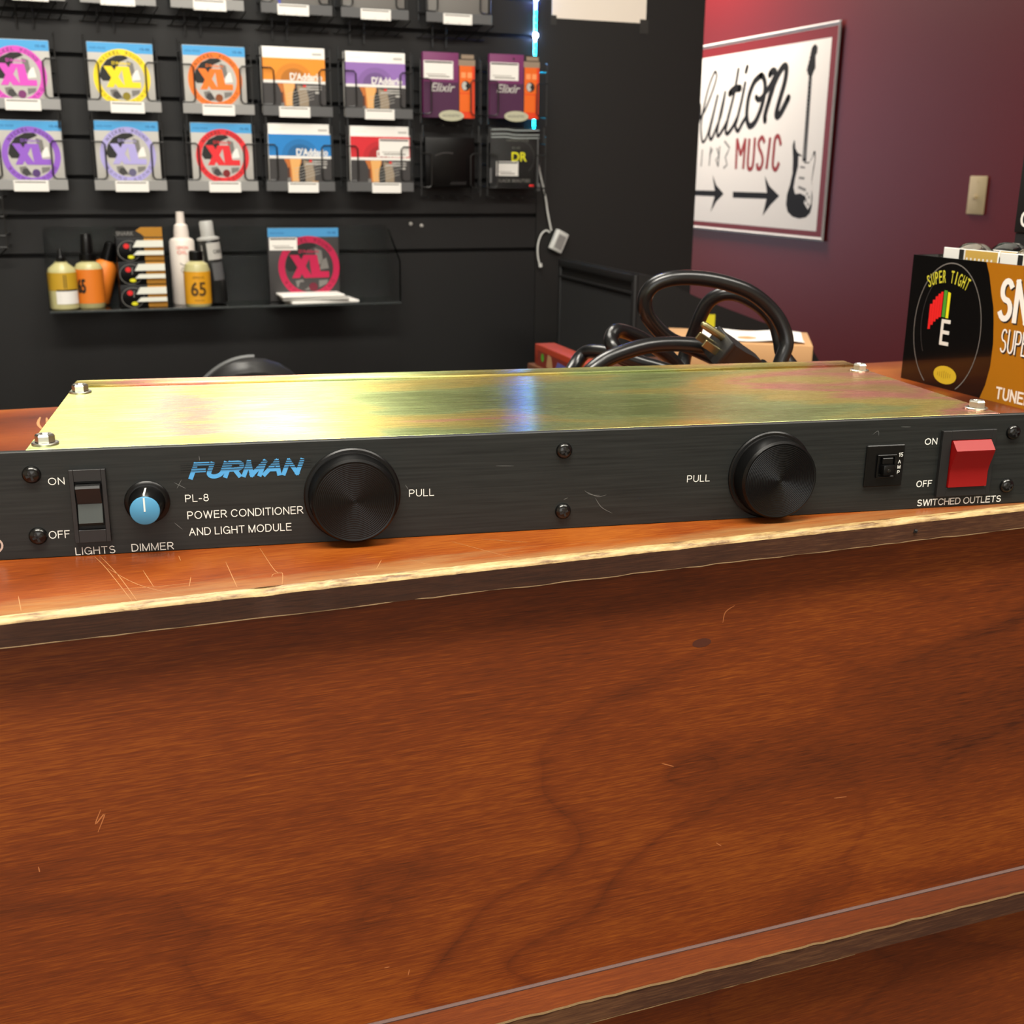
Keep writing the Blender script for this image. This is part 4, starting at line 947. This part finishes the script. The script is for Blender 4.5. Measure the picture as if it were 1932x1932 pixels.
# slightly buckled sheet
def sheet(u0, u1, v0, v1, e, M, nu=24, nv=10):
    vs = []; 
    for i in range(nu+1):
        for j in range(nv+1): vs.append((u0+(u1-u0)*i/nu, v0+(v1-v0)*j/nv))
    q.add([P(e)(a, b2) for a, b2 in vs], [(i*(nv+1)+j, (i+1)*(nv+1)+j, (i+1)*(nv+1)+j+1, i*(nv+1)+j+1) for i in range(nu) for j in range(nv)], M)
q.box(-2.0, -.4, -U1, -U0, V0+dz, V1+dz, M_pw, .2, 1)
sheet(U0+14, U1-14, V0+14, V1-16, 2.3, M_pr); sheet(U0+62, U1-48, -56, 621, 2.6, M_pw)
SCRIPT = [[(16, 375), (60, 412), (108, 475), (140, 531), (137, 555), (118, 555), (79, 501), (48, 426), (30, 350), (43, 290), (61, 279), (91, 306), (126, 382), (159, 462)], [(159, 462), (127, 375), (107, 313), (123, 288), (149, 312), (197, 386), (221, 473)], [(221, 473), (190, 386), (173, 318), (186, 301), (225, 331), (249, 357)], [(316, 556), (291, 456), (255, 367), (243, 320), (262, 309), (300, 335), (329, 368)], [(259, 467), (295, 482), (338, 483)], [(375, 500), (355, 430), (330, 364), (320, 335), (343, 317), (372, 346), (402, 372)], [(384, 561), (376, 544)], [(490, 522), (443, 499), (411, 450), (402, 391), (411, 352), (433, 333), (469, 347), (502, 388), (523, 438), (527, 482), (510, 514), (490, 522)], [(466, 442), (484, 432), (508, 438), (536, 459), (564, 480), (592, 512)], [(555, 521), (572, 532), (594, 525), (588, 481), (560, 420), (541, 373), (543, 351)], [(560, 420), (578, 466), (618, 520), (650, 544), (670, 535), (664, 486), (637, 423), (621, 377), (629, 364), (655, 378), (698, 429)], [(-10, 408), (8, 432), (13, 400), (6, 365)]]
WD = [13, 16, 16, 18, 30, 18, 21, 25, 22, 27, 27, 24]
for i, (l, wd_) in enumerate(zip(SCRIPT, WD)): q.ribbon(l, wd_, P(2.9+i*.04), M_pk, True, 6)
GREY = [[(54, 247), (51, 176)], [(126, 257), (121, 179)], [(120, 222), (142, 249)], [(177, 252), (199, 221), (176, 204), (197, 176)], [(202, 259), (197, 176)], [(238, 279), (283, 251), (265, 227), (253, 214), (271, 183), (244, 169)]]
for i, l in enumerate(GREY): q.ribbon(l, 10, P(2.9), M_pg, False)
MUSIC = [[(345, 166), (340, 287)], [(340, 287), (375, 220)], [(375, 220), (406, 286)], [(406, 286), (402, 166)], [(436, 285), (436, 186), (454, 166), (475, 186), (477, 288)], [(552, 267), (531, 288), (508, 271), (514, 248), (537, 222), (546, 196), (534, 170), (512, 170), (506, 189)], [(590, 286), (578, 167)], [(669, 256), (650, 288), (627, 282), (622, 231), (623, 180), (646, 165), (666, 192)]]
for i, l in enumerate(MUSIC): q.ribbon(l, 17, P(2.9+i*.04), M_pm, False, 6 if len(l) > 2 else 0)
ARROWS = [[(-60, 74), (181, 76), (155, 141), (192, 99), (257, 65), (200, 32), (155, -14), (183, 53), (-60, 52)], [(332, 75), (594, 76), (569, 141), (609, 102), (684, 66), (625, 30), (574, -14), (594, 53), (335, 51)]]
for l in ARROWS: q.flat(l, P(2.9), M_pk)
BODY = [(758, 274), (750, 252), (760, 204), (764, 151), (752, 107), (737, 73), (735, 36), (750, 8), (787, -9), (832, -14), (875, -8), (901, 9), (908, 33), (908, 69), (899, 97), (897, 132), (903, 168), (908, 203), (904, 230), (893, 233), (886, 211), (871, 193), (846, 192), (831, 200), (813, 219), (790, 226), (770, 244), (764, 268)]
GUARD = [(796, 216), (798, 176), (785, 135), (779, 99), (793, 75), (826, 79), (864, 68), (856, 44), (885, 21), (903, 45), (900, 97), (894, 132), (898, 168), (904, 201), (898, 223), (884, 203), (868, 188), (839, 188), (822, 211)]
NECK = [(823, 502), (842, 500), (849, 196), (824, 196)]
HEAD = [(816, 502), (808, 527), (822, 557), (825, 583), (833, 601), (849, 607), (865, 595), (864, 576), (855, 566), (861, 524), (849, 509), (844, 498)]
PU = [[(813, 179), (845, 176), (845, 169), (813, 171)], [(810, 140), (847, 138), (846, 129), (810, 131)], [(811, 107), (863, 96), (861, 86), (809, 97)], [(793, 75), (856, 72), (873, 56), (804, 51)]]
q.flat(BODY, P(2.9), M_pk); q.flat(GUARD, P(3.0), M_pw); q.flat(NECK, P(3.1), M_pk); q.flat(HEAD, P(3.0), M_pk)
for l in PU: q.flat(l, P(3.1), M_pg if l is not PU[3] else M_pk)
z = 484; st_ = 17.5
while z > 206: q.ribbon([(823, z), (848, z)], 2.6, P(3.2), M_pg, False); z -= st_; st_ *= .95
for k in range(6): q.disc((812+k*4, 520+k*14), 6, P(3.1), M_pk, 10)
for c in ((868, 52), (884, 40), (872, 78), (886, 66)): q.disc(c, 5.5, P(3.2), M_pg, 12)
q.build('printed_sheet', po)
q = MB()
for a, b2 in (((U0, V1-6), (U1, V1-6)), ((U0, V0+6), (U1, V0+6)), ((U1-6, V0), (U1-6, V1))): q.tube([P(3)(a[0]+(b2[0]-a[0])*i/20, a[1]+(b2[1]-a[1])*i/20) for i in range(21)], 3.4, mat('clear laminate edge', (206, 204, 206), .15), 6)
q.build('laminate_edge', po)
# light switch
o = thing('light_switch', 'beige toggle switch plate on the red wall', 'switch', (2439, 2522, 36))
q = MB(); M_ivory = mat('ivory plastic', (204, 186, 146), .45); q.box(-5, 0, -37, 37, 0, 114, M_ivory, 2.2); 
for z in (16, 98): q.lathe([(2.6, 0), (2.2, .8), (0, 1)], M_ivory, 12, T(-5, 0, z) @ Matrix.Rotation(-math.pi/2, 4, 'Y'))
q.build('plate', o)
q = MB(); q.box(-15, -4.5, -4.5, 4.5, 46, 56, M_ivory, 1.6, 2, None); q.build('toggle', o)
